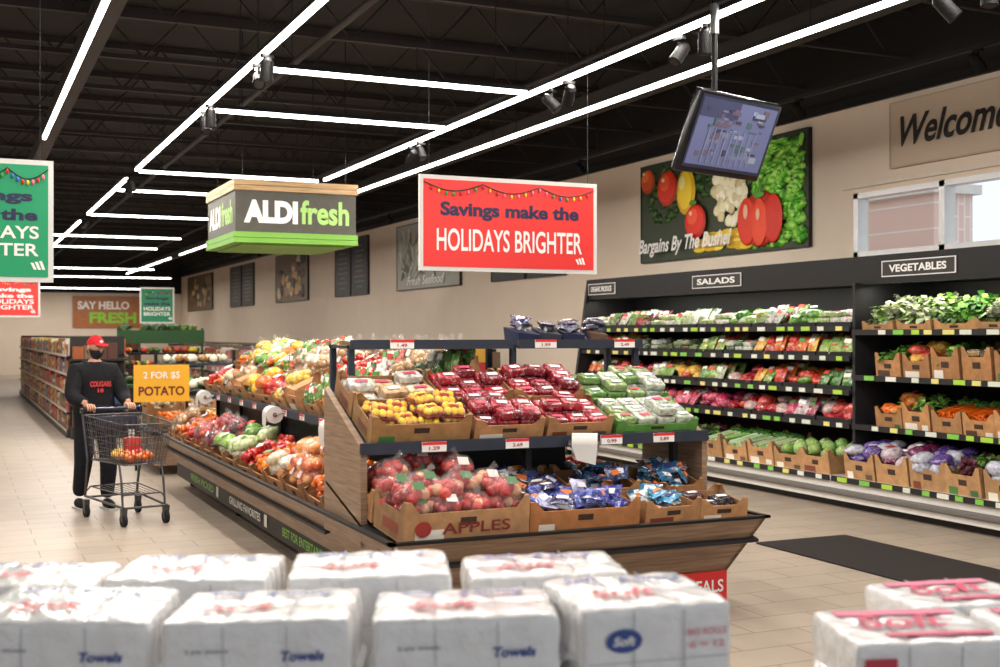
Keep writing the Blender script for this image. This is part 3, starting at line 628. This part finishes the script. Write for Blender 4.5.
for i in range(11):
    y=8.55+i*.53; n,k,p=R.choice(ups); w=.46
    crate(n,k if k else None,place(3.41,y,1.44,R.choice([-90,-86,-95,-80]),R.uniform(-3,10)),w,.34,.14,p or MIX,CB,flaps=R.choice([0,0,1]))
for i in range(12):
    y=8.0+i*.54; n,k,p=ups[(i*7+2)%12]
    crate(n,k,place(3.94,y,1.20,90,24),.48,.34,.12,p,CB)
    crate('box_of_apple_bags','net',place(4.34,y,.60,90,19),.5,.44,.14,R.choice([APP,POT]),CB)
# potato stand with yellow sign
b=MB(); b.box((2.25,15.3,.12),(3.6,17.2,.5),WOOD,WHITE)
for x in(2.35,3.5):
    for y in(15.4,17.1): b.cyl((x-.02,y,.06),(x+.02,y,.06),.06,None,12,RUB,BLACK); b.box((x-.03,y-.03,.08),(x+.03,y+.03,.13),METAL,C(120,120,120))
b.box((2.2,15.25,.5),(3.65,17.25,.55),BLK,BLACK)
for x in(2.1,2.74): b.box((x,15.98,.0),(x+.03,16.01,1.4),BLK,BLACK)
Fm=F((2.43,15.97,1.12),(1,0,0),(0,0,1)); b.box((-.35,-.24,0),(.35,.24,.012),PRINT,C(240,178,40),Fm); b.text('2 FOR $5',Fm,0,.1,.1,WHITE,.46,.02,0,.014); b.text('POTATO',Fm,0,-.1,.12,C(110,36,20),.58,.03,0,.014)
b.build('potato_display_stand')
for i,(x,p) in enumerate(((2.52,ORG),(3.0,[C(235,140,30),C(225,110,20),C(240,180,60)]),(3.42,POT))): 
    crate('box_of_orange_bags','net',T(x,15.55,.555),.44,.46,.2,p)
    crate('box_of_potato_bags','fbag',T(x,16.6,.555),.44,.5,.3,POT)
# ---------------------------------------------------------------- refrigerated case
b=MB(); X0,XB=8.1,9.32; YA,YB=3.6,15.5
b.box((X0+.12,YA,0),(XB,YB,.1),BLK,C(40,38,36))
b.box((X0,YA,.08),(XB,YB,.30),GLOSS,C(208,204,198))
b.rbox((X0-.01,(YA+YB)/2,.17),(.025,(YB-YA)/2,.03),.015,(1,1,1),RUB,C(110,106,102))
b.box((X0-.01,YA,.29),(XB,YB,.32),GLOSS,C(222,218,212))
b.box((XB-.05,YA,.3),(XB,YB,2.5),BLK,C(26,26,28))
b.box((8.5,YA,2.28),(XB,YB,2.53),BLK,C(18,17,18))
b.box((8.46,YA,2.26),(8.5,YB,2.55),BLK,C(20,18,19))
for ya,yb in((YB,YB+.06),(YA-.06,YA)):
    vs=[(8.1,ya,0),(XB,ya,0),(XB,yb,0),(8.1,yb,0),(8.46,ya,2.55),(XB,ya,2.55),(XB,yb,2.55),(8.46,yb,2.55)]; b.hexa(vs,BLK,C(28,27,28))
YS=9.7
decksR=[.83,1.33,1.79]; decksL=[.83,1.17,1.52,1.83]
def strip(x,ya,yb,z):
    b.box((x-.015,ya,z-.045),(x,yb,z+.01),BLK,C(35,35,36))
    y=ya+.1
    while y<yb-.2:
        w=R.choice([.1,.14,.09]); b.box((x-.022,y,z-.04),(x-.015,y+w,z+.005),PRINT,R.choice([C(205,210,195),C(120,185,70),C(160,200,60),C(215,205,120),C(215,215,205)])); y+=w+R.uniform(.06,.22)
for ds,ya,yb in((decksR,YA,YS-.02),(decksL,YS+.02,YB)):
    for z in ds: b.box((8.35,ya,z-.025),(XB-.05,yb,z),BLK,C(40,40,42)); strip(8.35,ya,yb,z)
    strip(8.085,ya,yb,.315)
b.box((8.38,YS-.02,.32),(XB-.05,YS+.02,2.28),BLK,C(40,40,42))
Fh=lambda y: F((8.455,y,2.405),(0,-1,0),(0,0,1))
for y,t,w in((15.1,'ORGANIC PRODUCE',.75),(12.25,'SALADS',1.0),(8.88,'VEGETABLES',.95),(5.5,'HERBS',.8)):
    f=Fh(y); b.box((-w/2-.015,-.08,0),(w/2+.015,.08,.006),PRINT,WHITE,f); b.box((-w/2,-.07,.006),(w/2,.07,.010),PRINT,C(34,32,32),f); b.text(t,f,0,0,.075,WHITE,w*.8,.03,0,.013)
b.build('refrigerated_produce_case')
for y0,y1 in((YA+.1,9.6),(9.8,15.4)):
    la=bpy.data.lights.new('case_led','AREA'); la.shape='RECTANGLE'; la.size=.1; la.size_y=y1-y0; la.energy=38; la.color=(1,.94,.84)
    lo=bpy.data.objects.new('case_led_lamp',la); sc.collection.objects.link(lo); lo.matrix_world=T(8.56,(y0+y1)/2,2.25)@Ry(-12)
def deck(name,kinds,ya,yb,z,cw,pal_list,h=.12,l=.5,xf=8.40,col=CB,tilt=6,zz=None,box=True):
    y=ya+cw/2; i=0
    while y+cw/2<=yb+.01:
        k,p=R.choice(pal_list)
        crate(name,k,place(xf+l/2,y,z+.008,-90+(R.uniform(-3,3) if box else 0),tilt),cw-.025,l,h*(R.uniform(.85,1.12) if box else 1),p,col,zz,cut=box,mat=CARD if box else BLK)
        y+=cw; i+=1
BLT=C(40,40,42)
GA=[C(90,146,50),C(60,118,40),C(130,170,76),C(185,192,160)]
RA=[C(190,36,46),C(205,70,60),C(210,180,175),C(160,20,38)]
PK=[C(186,36,84),C(205,80,110),C(210,190,196),C(140,28,62)]
OA=[C(220,100,30),C(196,52,30),C(110,160,56),C(225,170,60)]
WA=[C(206,210,194),C(170,190,136),C(110,154,74)]
DG=[C(46,76,40),C(70,104,50),C(120,140,90),C(90,60,50)]
BLP=[C(60,90,170),C(200,205,215),C(90,60,130)]
WAV=[C(190,190,180),C(110,140,70),C(90,50,44),C(176,50,50)]
deck('tray_of_salad_bags',0,9.75,15.45,1.83,.57,[('sbag',WA),('bag',GA),('sbag',WAV),('leaf',GRN),('pack',[C(215,215,205),C(150,170,110)])],.06,.5,8.4,BLT,4,.05,box=False)
deck('tray_of_salad_clamshells',0,9.75,15.45,1.52,.57,[('sbag',GA),('pack',DG),('sbag',[C(190,50,40),C(150,176,80)]),('sbag',OA),('pack',[C(60,100,40),C(200,205,190)])],.06,.5,8.4,BLT,4,.04,box=False)
deck('tray_of_vegetable_bags',0,9.75,15.45,1.17,.57,[('sbag',OA),('bag',OA),('sbag',BLP),('sbag',GA),('bag',RA)],.06,.5,8.4,BLT,4,.04,box=False)
deck('tray_of_radish_bags',0,9.75,15.45,.83,.57,[('bag',RA),('sbag',PK),('bag',PK),('sbag',RA)],.06,.5,8.4,BLT,4,.05,box=False)
deck('box_of_cabbages',0,9.75,15.45,.325,.47,[('head',[C(150,185,100),C(172,200,125)]),('leaf',GRN),('leaf',[C(120,50,80),C(80,120,45)]),('stick',[C(215,225,190),C(150,190,100)])],.27,.55,8.14,C(184,138,92),8,.17)
deck('box_of_leafy_greens',0,3.7,9.6,1.79,.49,[('tall',GRN),('tall',[C(150,185,90),C(90,150,50)]),('tall',[C(90,130,60),C(120,66,90),C(150,116,160)]),('tall',[C(200,210,170),C(130,170,80)]),('tall',[C(170,200,110),C(215,215,190)])],.13,.55,8.38,C(184,138,88),8,.08)
deck('box_of_packed_vegetables',0,3.7,9.6,1.33,.38,[('pack',[C(90,60,50),C(160,130,80)]),('stick',[C(220,105,20),C(215,115,30)]),('leaf',GRN),('bag',[C(200,60,40),C(235,180,60)]),('',None)],.3,.5,8.40,C(176,124,76),6,.17)
deck('box_of_carrots_and_celery',0,3.7,9.6,.83,.38,[('stick',[C(225,104,20),C(215,92,20)]),('leaf',[C(130,64,110),C(150,110,160)]),('stick',[C(165,200,110),C(140,180,90)]),('leaf',GRN),('bag',[C(225,104,20),C(235,140,50)])],.26,.5,8.40,C(182,132,84),8,.16)
deck('box_of_cabbages',0,3.7,9.6,.325,.45,[('head',[C(150,185,100),C(172,200,125)]),('leaf',[C(110,40,64),C(90,130,50)]),('bag',[C(150,50,100),C(200,180,190),C(110,34,76)]),('bag',[C(90,60,140),C(190,190,205)]),('head',[C(120,46,90),C(140,60,104)])],.31,.55,8.14,C(184,140,94),8,.19)
b=MB(); b.rbox((6.56,7.05,.008),(.47,1.2,.008),.006,(6,12,1),RUB,C(40,34,33)); 
b.build('entrance_floor_mat')
# ---------------------------------------------------------------- gondolas
def gondola(name,x0,x1,y0,y1,h,pal,levels=5):
    b=MB(); xm=(x0+x1)/2
    b.box((x0,y0,.0),(x1,y1,.14),BLK,C(60,58,56)); b.box((xm-.02,y0,.14),(xm+.02,y1,h),BLK,C(90,86,80))
    for ya in(y0,y1-.03): b.box((x0+.05,ya,.14),(x1-.05,ya+.03,h),BLK,C(45,42,40))
    for k in range(levels):
        z=.14+k*(h-.14)/levels
        if k: b.box((x0,y0,z-.02),(x1,y1,z),BLK,C(150,145,138))
        for xx in(x0-.008,x1): b.box((xx,y0,z-.035),(xx+.008,y1,z+.005),PRINT,C(190,180,165))
        for side in(0,1):
            y=y0+.05
            while y<y1-.12:
                w=R.uniform(.09,.3); c=R.choice(pal); ph=(h-.14)/levels*R.uniform(.55,.88)
                d=R.uniform(.25,.4); 
                if y+w>y1-.04: break
                if side==0: b.box((x0+.03,y,z),(x0+d,y+w-.01,z+ph),PRINT,c); b.box((x0+.028,y+w*.15,z+ph*.3),(x0+.03,y+w*.85,z+ph*.6),PRINT,R.choice(pal))
                else: b.box((x1-d,y,z),(x1-.03,y+w-.01,z+ph),PRINT,c)
                y+=w
    for k in range(4):
        z=.2+k*(h-.2)/4; b.box((x0+.05,y0-.35,z-.03),(x1-.05,y0,z),BLK,C(40,38,36)); x=x0+.08
        while x<x1-.2:
            w=R.uniform(.1,.2); c=tuple(q*.7 for q in R.choice(pal)); b.box((x,y0-.3,z),(x+w-.01,y0-.08,z+R.uniform(.18,.28)),PRINT,c); x+=w
    b.box((x0+.05,y0-.36,0),(x1-.05,y0,.17),BLK,C(40,40,40))
    b.build(name)
GP=[C(180,45,40),C(205,170,60),C(205,195,180),C(60,100,150),C(110,60,40),C(210,110,50),C(70,120,65),C(190,60,55),C(160,130,95),C(120,80,60),C(90,50,40)]
gondola('grocery_shelving',1.71,2.7,21.5,38,1.72,GP)
gondola('checkout_snack_shelving',.2,.9,40,52,1.7,GP)
gondola('bakery_shelving',5.3,6.3,18.5,34,1.5,[C(215,205,190),C(170,60,55),C(170,145,110),C(190,110,120),C(120,90,60)])
gondola('canned_goods_shelving',3.9,4.9,36,48,1.7,GP)
gondola('low_wall_shelving',7.6,8.6,19,46,1.5,[C(225,215,200),C(180,150,115),C(120,70,50),C(205,175,135)])
b=MB(); gc=C(40,84,42)
b.box((3.3,27,0),(5.2,29,.6),BLK,C(40,45,40)); b.box((3.25,26.95,.6),(5.25,29.05,.66),PRINT,gc)
for x in(3.3,5.15): b.box((x,28,.66),(x+.05,28.05,1.9),PRINT,gc)
b.box((3.3,27.9,1.55),(5.2,28.1,1.85),PRINT,gc)
for i in range(18): b.sph((R.uniform(3.4,5.1),28,1.9),(.14,.1,.1),1,LEAF,R.choice([C(50,84,36),C(30,60,28),C(90,110,50)]),None,.3,False)
for z in(.66,1.0,1.3):
    b.box((3.35,27.1+z*.5,z),(5.15,28.0,z+.04),BLK,BLACK)
    for i in range(44): b.sph((R.uniform(3.4,5.1),27.3+z*.5+R.uniform(-.1,.1),z+.1),.07,1,VEG,R.choice([C(220,190,50),C(70,120,50),C(190,60,40),C(60,90,40)]))
b.build('green_produce_stand')
b=MB(); b.box((2.9,19,0),(4.2,20.6,.8),WOOD,WHITE); b.box((2.85,18.95,.8),(4.25,20.65,.86),BLK,BLACK)
for x in(2.9,4.15):b.box((x,19.8,.86),(x+.05,19.85,1.5),BLK,BLACK)
b.box((2.9,19.6,1.25),(4.2,20.1,1.29),BLK,DK)
for i in range(60): b.sph((R.uniform(3.0,4.1),R.uniform(19.1,19.5),.93+R.uniform(0,.08)),.075,1,VEG,R.choice([C(225,222,200),C(90,130,60),C(215,210,180)]))
for i in range(30): b.sph((R.uniform(3.0,4.1),R.uniform(19.65,20.0),1.36),.075,1,VEG,R.choice([C(225,222,200),C(150,110,60)]))
b.build('vegetable_side_stand')
for x,y,pal,n in((6.9,17.0,[C(180,40,56),C(205,160,60)],'stacked_snack_cases'),(5.6,16.2,[C(180,60,100),C(205,195,190)],'stacked_drink_cases')):
    b=MB(); b.box((x-.5,y-.4,0),(x+.5,y+.4,.12),PINE,WHITE)
    for k in range(6):
        for i in range(3):
            for j in range(2): b.rbox((x-.33+i*.33,y-.2+j*.4,.12+.12+k*.24),(.16,.19,.118),.01,(1,1,1),PRINT,pal[(i+k)%2])
    b.build(n)
# ---------------------------------------------------------------- man + cart
AX=14; P=T(1.27,12.65,0)@Rz(AX)
b=MB(); b.M=P
vs=[(0,0,.93),(0,.01,1.08),(0,.015,1.24),(0,.01,1.36),(0,0,1.46),(0,-.01,1.53),
 (.175,.01,1.375),(.26,-.09,1.13),(.2,-.345,1.075),(-.175,.01,1.375),(-.26,-.09,1.13),(-.2,-.345,1.075),
 (.1,0,.86),(.11,-.10,.49),(.11,-.04,.10),(-.1,0,.86),(-.11,-.0,.48),(-.11,.14,.12)]
es=[(0,1),(1,2),(2,3),(3,4),(4,5),(3,6),(6,7),(7,8),(3,9),(9,10),(10,11),(0,12),(12,13),(13,14),(0,15),(15,16),(16,17)]
rs=[(.2,.15),(.215,.165),(.22,.165),(.17,.13),.07,.058,.108,.082,.05,.108,.082,.05,.12,.095,.07,.12,.095,.07]
V,Fc=skin(vs,es,rs,2)
HOOD=C(26,25,29); PANT=C(30,31,38)
g={'s':[], 'h':[], 'p':[]}
for f in Fc:
    c=sum((V[i] for i in f),Vector())/len(f)
    if c.z>1.475: g['s'].append(f)
    elif c.z<.86 and c.y>-.25: g['p'].append(f)
    elif c.y<-.335: g['s'].append(f)
    else: g['h'].append(f)
SK=C(196,146,120)
b.add(V,g['h'],CLOTH,HOOD,None,True); b.add(V,g['p'],CLOTH,PANT,None,True); b.add(V,g['s'],SKIN,SK,None,True)
N=20
def ring(cx,cy,z,rx,ry,r,col,tz=0):
    pts=[(cx+rx*math.cos(t*2*math.pi/N),cy+ry*math.sin(t*2*math.pi/N),z+tz*math.sin(t*2*math.pi/N)) for t in range(N+1)]; b.tube(pts,r,8,CLOTH,col)
ring(0,.01,1.455,.088,.08,.03,HOOD,.02); ring(0,.03,1.43,.12,.1,.03,HOOD,.03)
ring(0,.0,.865,.18,.145,.018,C(20,20,23))
b.rbox((0,-.145,.99),(.11,.015,.06),.012,(2,1,2),CLOTH,C(22,22,25))
Fm=F((0,-.168,1.24),(1,0,0),(0,0,1)); b.text('COUGARS',Fm,0,.02,.055,C(196,50,52),.21,.03,0,.004); b.text('18',Fm,0,-.045,.04,C(196,50,52),.06,.03,0,.004)
for x,y,z in((.11,-.04,0),(-.11,.14,.0)):
    V2,F2=skin([(x,y+.05,.055),(x,y-.03,.06),(x,y-.12,.045),(x,y-.19,.035)],[(0,1),(1,2),(2,3)],[.05,.055,.048,.035],2)
    b.add([(v.x,v.y,max(.012,v.z)) for v in V2],F2,RUB,C(28,28,30),None,True); b.box((x-.045,y-.2,0),(x+.045,y+.08,.018),RUB,C(200,200,200))
HC=Vector((0,-.02,1.615)); HM=T(*HC)@Rz(14)@Rx(8)
def hd(p,k=1,dx=0):
    x,y,z=p
    w=1-.28*max(0,-z); x=x*.078*w; yy=y*.097*(1-.12*max(0,-z)); 
    if y<0 and z<-.2: yy-=.006
    return (x*k,yy*k,z*.118*k)
V3,F3=ICO[4]
b.add([hd(v) for v in V3],F3,SKIN,SK,HM,True)
def sel(fn): return [f for f in F3 if fn(sum((V3[i] for i in f),Vector())/3)]
b.add([hd(v,1.07) for v in V3],sel(lambda c:c.y<-.1 and c.z<-.08 and c.z>-.95),CLOTH,C(46,44,50),HM,True)
b.add([hd(v,1.05) for v in V3],sel(lambda c:c.y>.12 and c.z>-.45),CLOTH,C(60,42,32),HM,True)
b.add([hd((v.x,v.y,v.z*1.02),1.10) for v in V3],sel(lambda c:c.z>.30-.05*c.y),CLOTH,C(200,34,42),HM,True)
b.sph((0,-.1,-.008),(.014,.02,.026),2,SKIN,SK,HM)
for sx in(-1,1):
    b.sph((sx*.03,-.088,.012),(.013,.009,.008),2,GLOSS,WHITE,HM); b.sph((sx*.03,-.096,.012),(.006,.004,.006),2,GLOSS,C(50,35,25),HM)
    b.rbox((sx*.03,-.093,.03),(.018,.005,.004),.003,(1,1,1),CLOTH,C(70,48,35),HM)
    b.sph((sx*.079,.008,.0),(.01,.02,.032),2,SKIN,SK,HM); b.tube([(sx*.072,-.045,.0),(sx*.083,.01,.01)],.002,4,CLOTH,C(52,50,56),HM)
b.rbox((0,-.108,-.052),(.022,.004,.006),.004,(1,1,1),CLOTH,C(44,42,48),HM)
br=[];n=12
for i in range(n+1):
    t=math.pi*i/n; br.append((-.075*math.cos(t),-.085-.075*math.sin(t),.048-.012*math.sin(t)))
vsb=br+[(x,y+.0,z+.01) for x,y,z in br]
b.add(vsb,[tuple(range(n+1))[::-1],tuple(range(n+1,2*n+2))]+[(i,i+1,n+2+i,n+1+i) for i in range(n)],CLOTH,C(185,28,36),HM)
b.sph((0,-.093,.075),(.018,.01,.016),2,CLOTH,WHITE,HM)
for sx in(-1,1):
    hx=sx*.2
    b.rbox((hx,-.392,1.062),(.042,.036,.016),.013,(2,2,1),SKIN,SK)
    for j,ln in zip(range(4),(.9,1.05,1,.8)):
        fx=hx-.033+j*.022; r=.0095
        V2,F2=skin([(fx,-.40,1.064),(fx,-.435,1.066+.004*ln),(fx,-.466,1.052),(fx,-.474,1.026),(fx,-.458,1.026-.014*ln)],[(0,1),(1,2),(2,3),(3,4)],[r*1.1,r*1.05,r,r*.9,r*.75],1); b.add(V2,F2,SKIN,SK,None,True)
    V2,F2=skin([(hx-sx*.03,-.385,1.055),(hx-sx*.05,-.405,1.035),(hx-sx*.045,-.43,1.006),(hx-sx*.03,-.45,1.003)],[(0,1),(1,2),(2,3)],[.013,.012,.011,.009],1); b.add(V2,F2,SKIN,SK,None,True)
b.build('man_in_red_cap')
b=MB(); b.M=P@T(0,-.44,0); G=C(92,90,92)
def Bk(t,s,u):
    hwT=.28-.05*t; hwB=.24-.05*t; hw=hwB+(hwT-hwB)*u; yT=-.06-.88*t; yB=-.14-.72*t; y=yB+(yT-yB)*u; z=(.56)+(.98-.05*t-.56)*u
    return (s*hw,y,z)
w_=.0035
for i in range(19):
    t=i/18
    for s in(-1,1): b.cyl(Bk(t,s,0),Bk(t,s,1),w_,None,4,METAL,G)
    b.cyl(Bk(t,-1,0),Bk(t,1,0),w_,None,4,METAL,G)
for i in range(13):
    s=-1+i/6
    b.cyl(Bk(0,s,0),Bk(1,s,0),w_,None,4,METAL,G); b.cyl(Bk(1,s,0),Bk(1,s,1),w_,None,4,METAL,G); b.cyl(Bk(0,s,0),Bk(0,s,1),w_,None,4,METAL,G)
for k in range(7):
    u=k/6; r=.007 if k in(0,6) else w_
    b.tube([Bk(0,-1,u),Bk(1,-1,u),Bk(1,1,u),Bk(0,1,u),Bk(0,-1,u)],r,6,METAL,G)
b.cyl((-.28,0,1.03),(.28,0,1.03),.016,None,10,GLOSS,C(40,44,70))
for s in(-1,1):
    b.rbox((s*.28,-.02,1.02),(.014,.05,.03),.01,(1,1,1),GLOSS,C(30,30,34))
    b.tube([(s*.28,0,1.03),(s*.26,-.1,.56),(s*.255,-.02,.2),(s*.2,-.88,.17)],.013,8,METAL,G)
    b.tube([(s*.2,-.84,.17),(s*.2,-.8,.42),(s*.2,-.75,.56)],.011,8,METAL,G)
    for y,x in((-.05,.255),(-.86,.2)):
        b.cyl((s*x-.016,y,.062),(s*x+.016,y,.062),.062,None,16,RUB,C(35,35,38)); b.cyl((s*x-.019,y,.062),(s*x+.019,y,.062),.02,None,10,METAL,G); b.hexa([(s*x-.022,y-.02,.06),(s*x+.022,y-.02,.06),(s*x+.022,y+.02,.06),(s*x-.022,y+.02,.06),(s*x-.026,y-.03,.17),(s*x+.026,y-.03,.17),(s*x+.026,y+.03,.17),(s*x-.026,y+.03,.17)],METAL,C(90,90,92))
b.tube([(-.2,-.88,.17),(.2,-.88,.17)],.011,8,METAL,G); b.tube([(-.25,-.1,.2),(.25,-.1,.2)],.011,8,METAL,G)
for i in range(9): b.cyl((-.22+.055*i,-.1,.3),(-.18+.045*i,-.8,.28),w_,None,4,METAL,G)
b.tube([(-.23,-.1,.3),(.23,-.1,.3),(.18,-.8,.28),(-.18,-.8,.28),(-.23,-.1,.3)],.008,6,METAL,G)
for s in(-1,1): b.tube([(s*.23,-.1,.3),(s*.255,-.05,.25)],.008,6,METAL,G); b.tube([(s*.18,-.8,.28),(s*.2,-.82,.25)],.008,6,METAL,G)
for i in range(8): b.cyl((-.2+.057*i,-.14,.78),(-.2+.057*i,-.32,.78),w_,None,4,METAL,G); b.cyl((-.2+.057*i,-.32,.78),(-.2+.057*i,-.38,.95),w_,None,4,METAL,G)
b.rbox((0,-.15,.9),(.2,.008,.07),.006,(1,1,1),GLOSS,C(50,50,60))
for (x,y,z,p) in((-.08,-.6,.6,ORG),(.08,-.5,.6,TOM),(.06,-.72,.6,ORG),(-.09,-.44,.6,YEL),(-.09,-.76,.6,ORG)):
    for q in range(9):
        a=q*2.4; rr=.07*math.sqrt((q+.3)/9); b.sph((x+rr*math.cos(a),y+rr*math.sin(a),z+.05*(1-(rr/.07)**2)),.034,1,FILM,R.choice(p))
b.rbox((.08,-.34,.68),(.07,.05,.09),.01,(1,1,1),PRINT,C(180,54,46))
b.build('shopping_cart')
b=MB(); b.box((.1,33,0),(.55,34.2,.95),BLK,C(70,66,62)); b.box((.08,32.95,.95),(.57,34.25,1.0),GLOSS,C(150,145,140)); b.box((.2,33.3,1.0),(.45,33.34,1.5),BLK,BLACK); b.build('checkout_counter')
# ---------------------------------------------------------------- paper towel packs (foreground)
def tp(x,y,z,rz,hw=.22,hd=.18,hh=.13,style=0,name='paper_towel_pack'):
    b=MB(); b.M=T(x,y,z-hh)@Rz(rz)@Rx(R.uniform(-1.5,1.5))@Ry(R.uniform(-1.5,1.5))
    nr=3;nd=2; ph=R.uniform(0,6)
    def df(p):
        q=p.copy(); k=abs(math.sin((p.x/hw+1)/2*math.pi*nr))**.5; k2=abs(math.sin((p.y/hd+1)/2*math.pi*nd))**.5
        if abs(p.z)>hh*.8: q.z+= (1 if p.z>0 else -1)*(-.006+.007*k*k2)
        if abs(p.y)>hd*.8: q.y*=.985+.015*k
        if abs(p.x)>hw*.8: q.x*=.985+.015*k2
        q.x+=.002*math.sin(p.z*60+ph)+.002*math.sin(p.y*90+ph); q.y+=.002*math.sin(p.x*50+ph); q.z+=.0015*math.sin(p.x*70+p.y*40+ph)
        return q
    b.rbox((0,0,0),(hw,hd,hh),.013,(24,18,12),TOW,C(244,243,243),None,df)
    for i in(-1,1): 
        b.box((i*hw/3-.0015,-hd-.004,-hh*.9),(i*hw/3+.0015,-hd-.002,hh*.88),TOW,C(205,206,212))
        b.box((i*hw/3-.0015,-hd*.9,hh+.001),(i*hw/3+.0015,hd*.9,hh+.003),TOW,C(210,210,216))
    b.box((-hw*.93,-hd-.005,-.004),(hw*.93,-hd-.003,-.001),TOW,C(206,208,216))
    Ft=F((0,0,hh+.003),(1,0,0),(0,1,0)); Ff=F((0,-hd-.005,0),(1,0,0),(0,0,1)); Fr=F((hw+.005,0,0),(0,1,0),(0,0,1))
    BL=C(56,80,150); RD=C(200,50,64)
    if style in(0,1):
        b.text('Soft',Ft,-.05,-.06,.08,RD,.17,.02,.3); b.text('& Strong',Ft,.07,.07,.06,BL,.17,.02,.3)
        b.text('Soft',Ft,-.11,.09,.05,BL,.1,.02,.3)
    if style==0:
        b.text('Towels',Ff,.11,.045,.024,BL,.1,.03,.2); b.text('2-ply sheets',Ff,-.11,.06,.012,C(120,126,150),.1,.01)
        b.text('8 ROLLS',Ff,.1,-.035,.022,C(90,140,195),.09,.03); b.box((.05,-.10,0),(.16,-.07,.003),PRINT,C(140,180,216),Ff)
        b.box((-.17,-.08,0),(-.08,-.03,.002),PRINT,C(180,204,230),Ff); b.text('strength & softness',Ff,-.1,.01,.010,C(150,155,170),.13,.0)
    if style==1:
        b.ell(Ff,-.09,.05,.045,.028,BL,.003); b.text('Soft',Ff,-.09,.05,.022,WHITE,.055,.03,.2)
        b.ell(Ff,-.10,-.085,.065,.04,RD,.003); b.text('6',Ff,-.1,-.08,.035,WHITE,.026,.03)
        b.text('BIG ROLLS',Ff,.12,.06,.016,C(228,160,170),.1,.03); b.text('6 = 12',Ff,.12,.03,.018,C(232,168,178),.09,.03)
        b.text('Towels',Fr,0,.03,.04,C(165,178,212),.16,.03)
    if style==2:
        b.text('Soft',Ft,-.02,0,.12,C(206,60,96),.24,.02,.3); b.box((-.16,.07,0),(.16,.12,.002),PRINT,C(222,120,150),Ft); b.box((-.1,-.13,0),(.17,-.1,.002),PRINT,C(216,90,124),Ft)
        b.text('BATH TISSUE',Ff,.02,.03,.03,C(200,50,70),.2,.02); b.box((-.18,-.08,0),(-.1,.08,.003),PRINT,C(196,56,74),Ff); b.box((-.08,-.07,0),(.1,-.02,.003),PRINT,C(205,70,88),Ff)
    for s in(-1,1):
        b.add([(s*(hw+.003),-hd*.7,0.0),(s*(hw+.003),hd*.7,0.0),(s*(hw+.018),hd*.5,-.012),(s*(hw+.018),-hd*.5,-.012)],[(0,1,2,3)],TOW,C(225,225,228))
    b.build(name)
def fromcam(r,d): 
    p=cr*r+cf*d; return p.x,p.y
ZT=1.095
for r,d,rz,st,dz in((-1.04,2.95,-22,0,0),(-.565,2.93,-23,0,0),(-.085,2.95,-21,0,0.0),(.335,3.02,-10,1,.018),
   (-.84,3.36,-24,0,.01),(-.36,3.36,-19,0,.02),(.12,3.40,-18,0,.01),(-1.32,3.36,-22,0,-.01)):
    x,y=fromcam(r,d); tp(x,y,ZT+dz,rz,.19 if st==1 else .218,.175,style=st)
for r,d,rz,st,z in((1.06,3.12,-20,2,1.0),(1.33,3.52,-14,2,1.0),(1.50,3.16,-20,2,1.0)):
    x,y=fromcam(r,d); tp(x,y,z,rz,.2,.17,.12,st,'tissue_pack')
def bin_(r,d,w,l,h,rz,name):
    x,y=fromcam(r,d); b=MB(); b.M=T(x,y,0)@Rz(rz)
    for i in range(3): b.box((-w/2,-l/2+i*(l/2-.06),0),(w/2,-l/2+i*(l/2-.06)+.12,.09),PINE,WHITE)
    for i in range(7): b.box((-w/2+i*(w-.1)/6,-l/2,.09),(-w/2+i*(w-.1)/6+.1,l/2,.11),PINE,WHITE)
    b.box((-w/2+.02,-l/2+.02,.11),(w/2-.02,l/2-.02,h),CARD,C(200,190,180)); b.build(name)
bin_(-.47,3.15,1.9,.8,ZT-.29,-22,'bulk_display_bin'); bin_(1.3,3.28,.95,.75,.745,-22,'bulk_display_bin')
# ---------------------------------------------------------------- world & camera
w=bpy.data.worlds.new('sky'); sc.world=w; w.use_nodes=True; bg=w.node_tree.nodes['Background']; bg.inputs[0].default_value=(.88,.94,1,1); bg.inputs[1].default_value=1.1
cam=bpy.data.cameras.new('cam'); co=bpy.data.objects.new('camera',cam); sc.collection.objects.link(co); sc.camera=co
cam.sensor_width=36; cam.lens=43.2; cam.clip_end=200
co.location=(0,0,1.75); co.rotation_euler=(math.radians(90.05),0,math.radians(-24.4))
cam.dof.use_dof=True; cam.dof.focus_distance=8.5; cam.dof.aperture_fstop=2.8
print('VERTS',sum(len(o.data.vertices) for o in sc.objects if o.type=='MESH'))
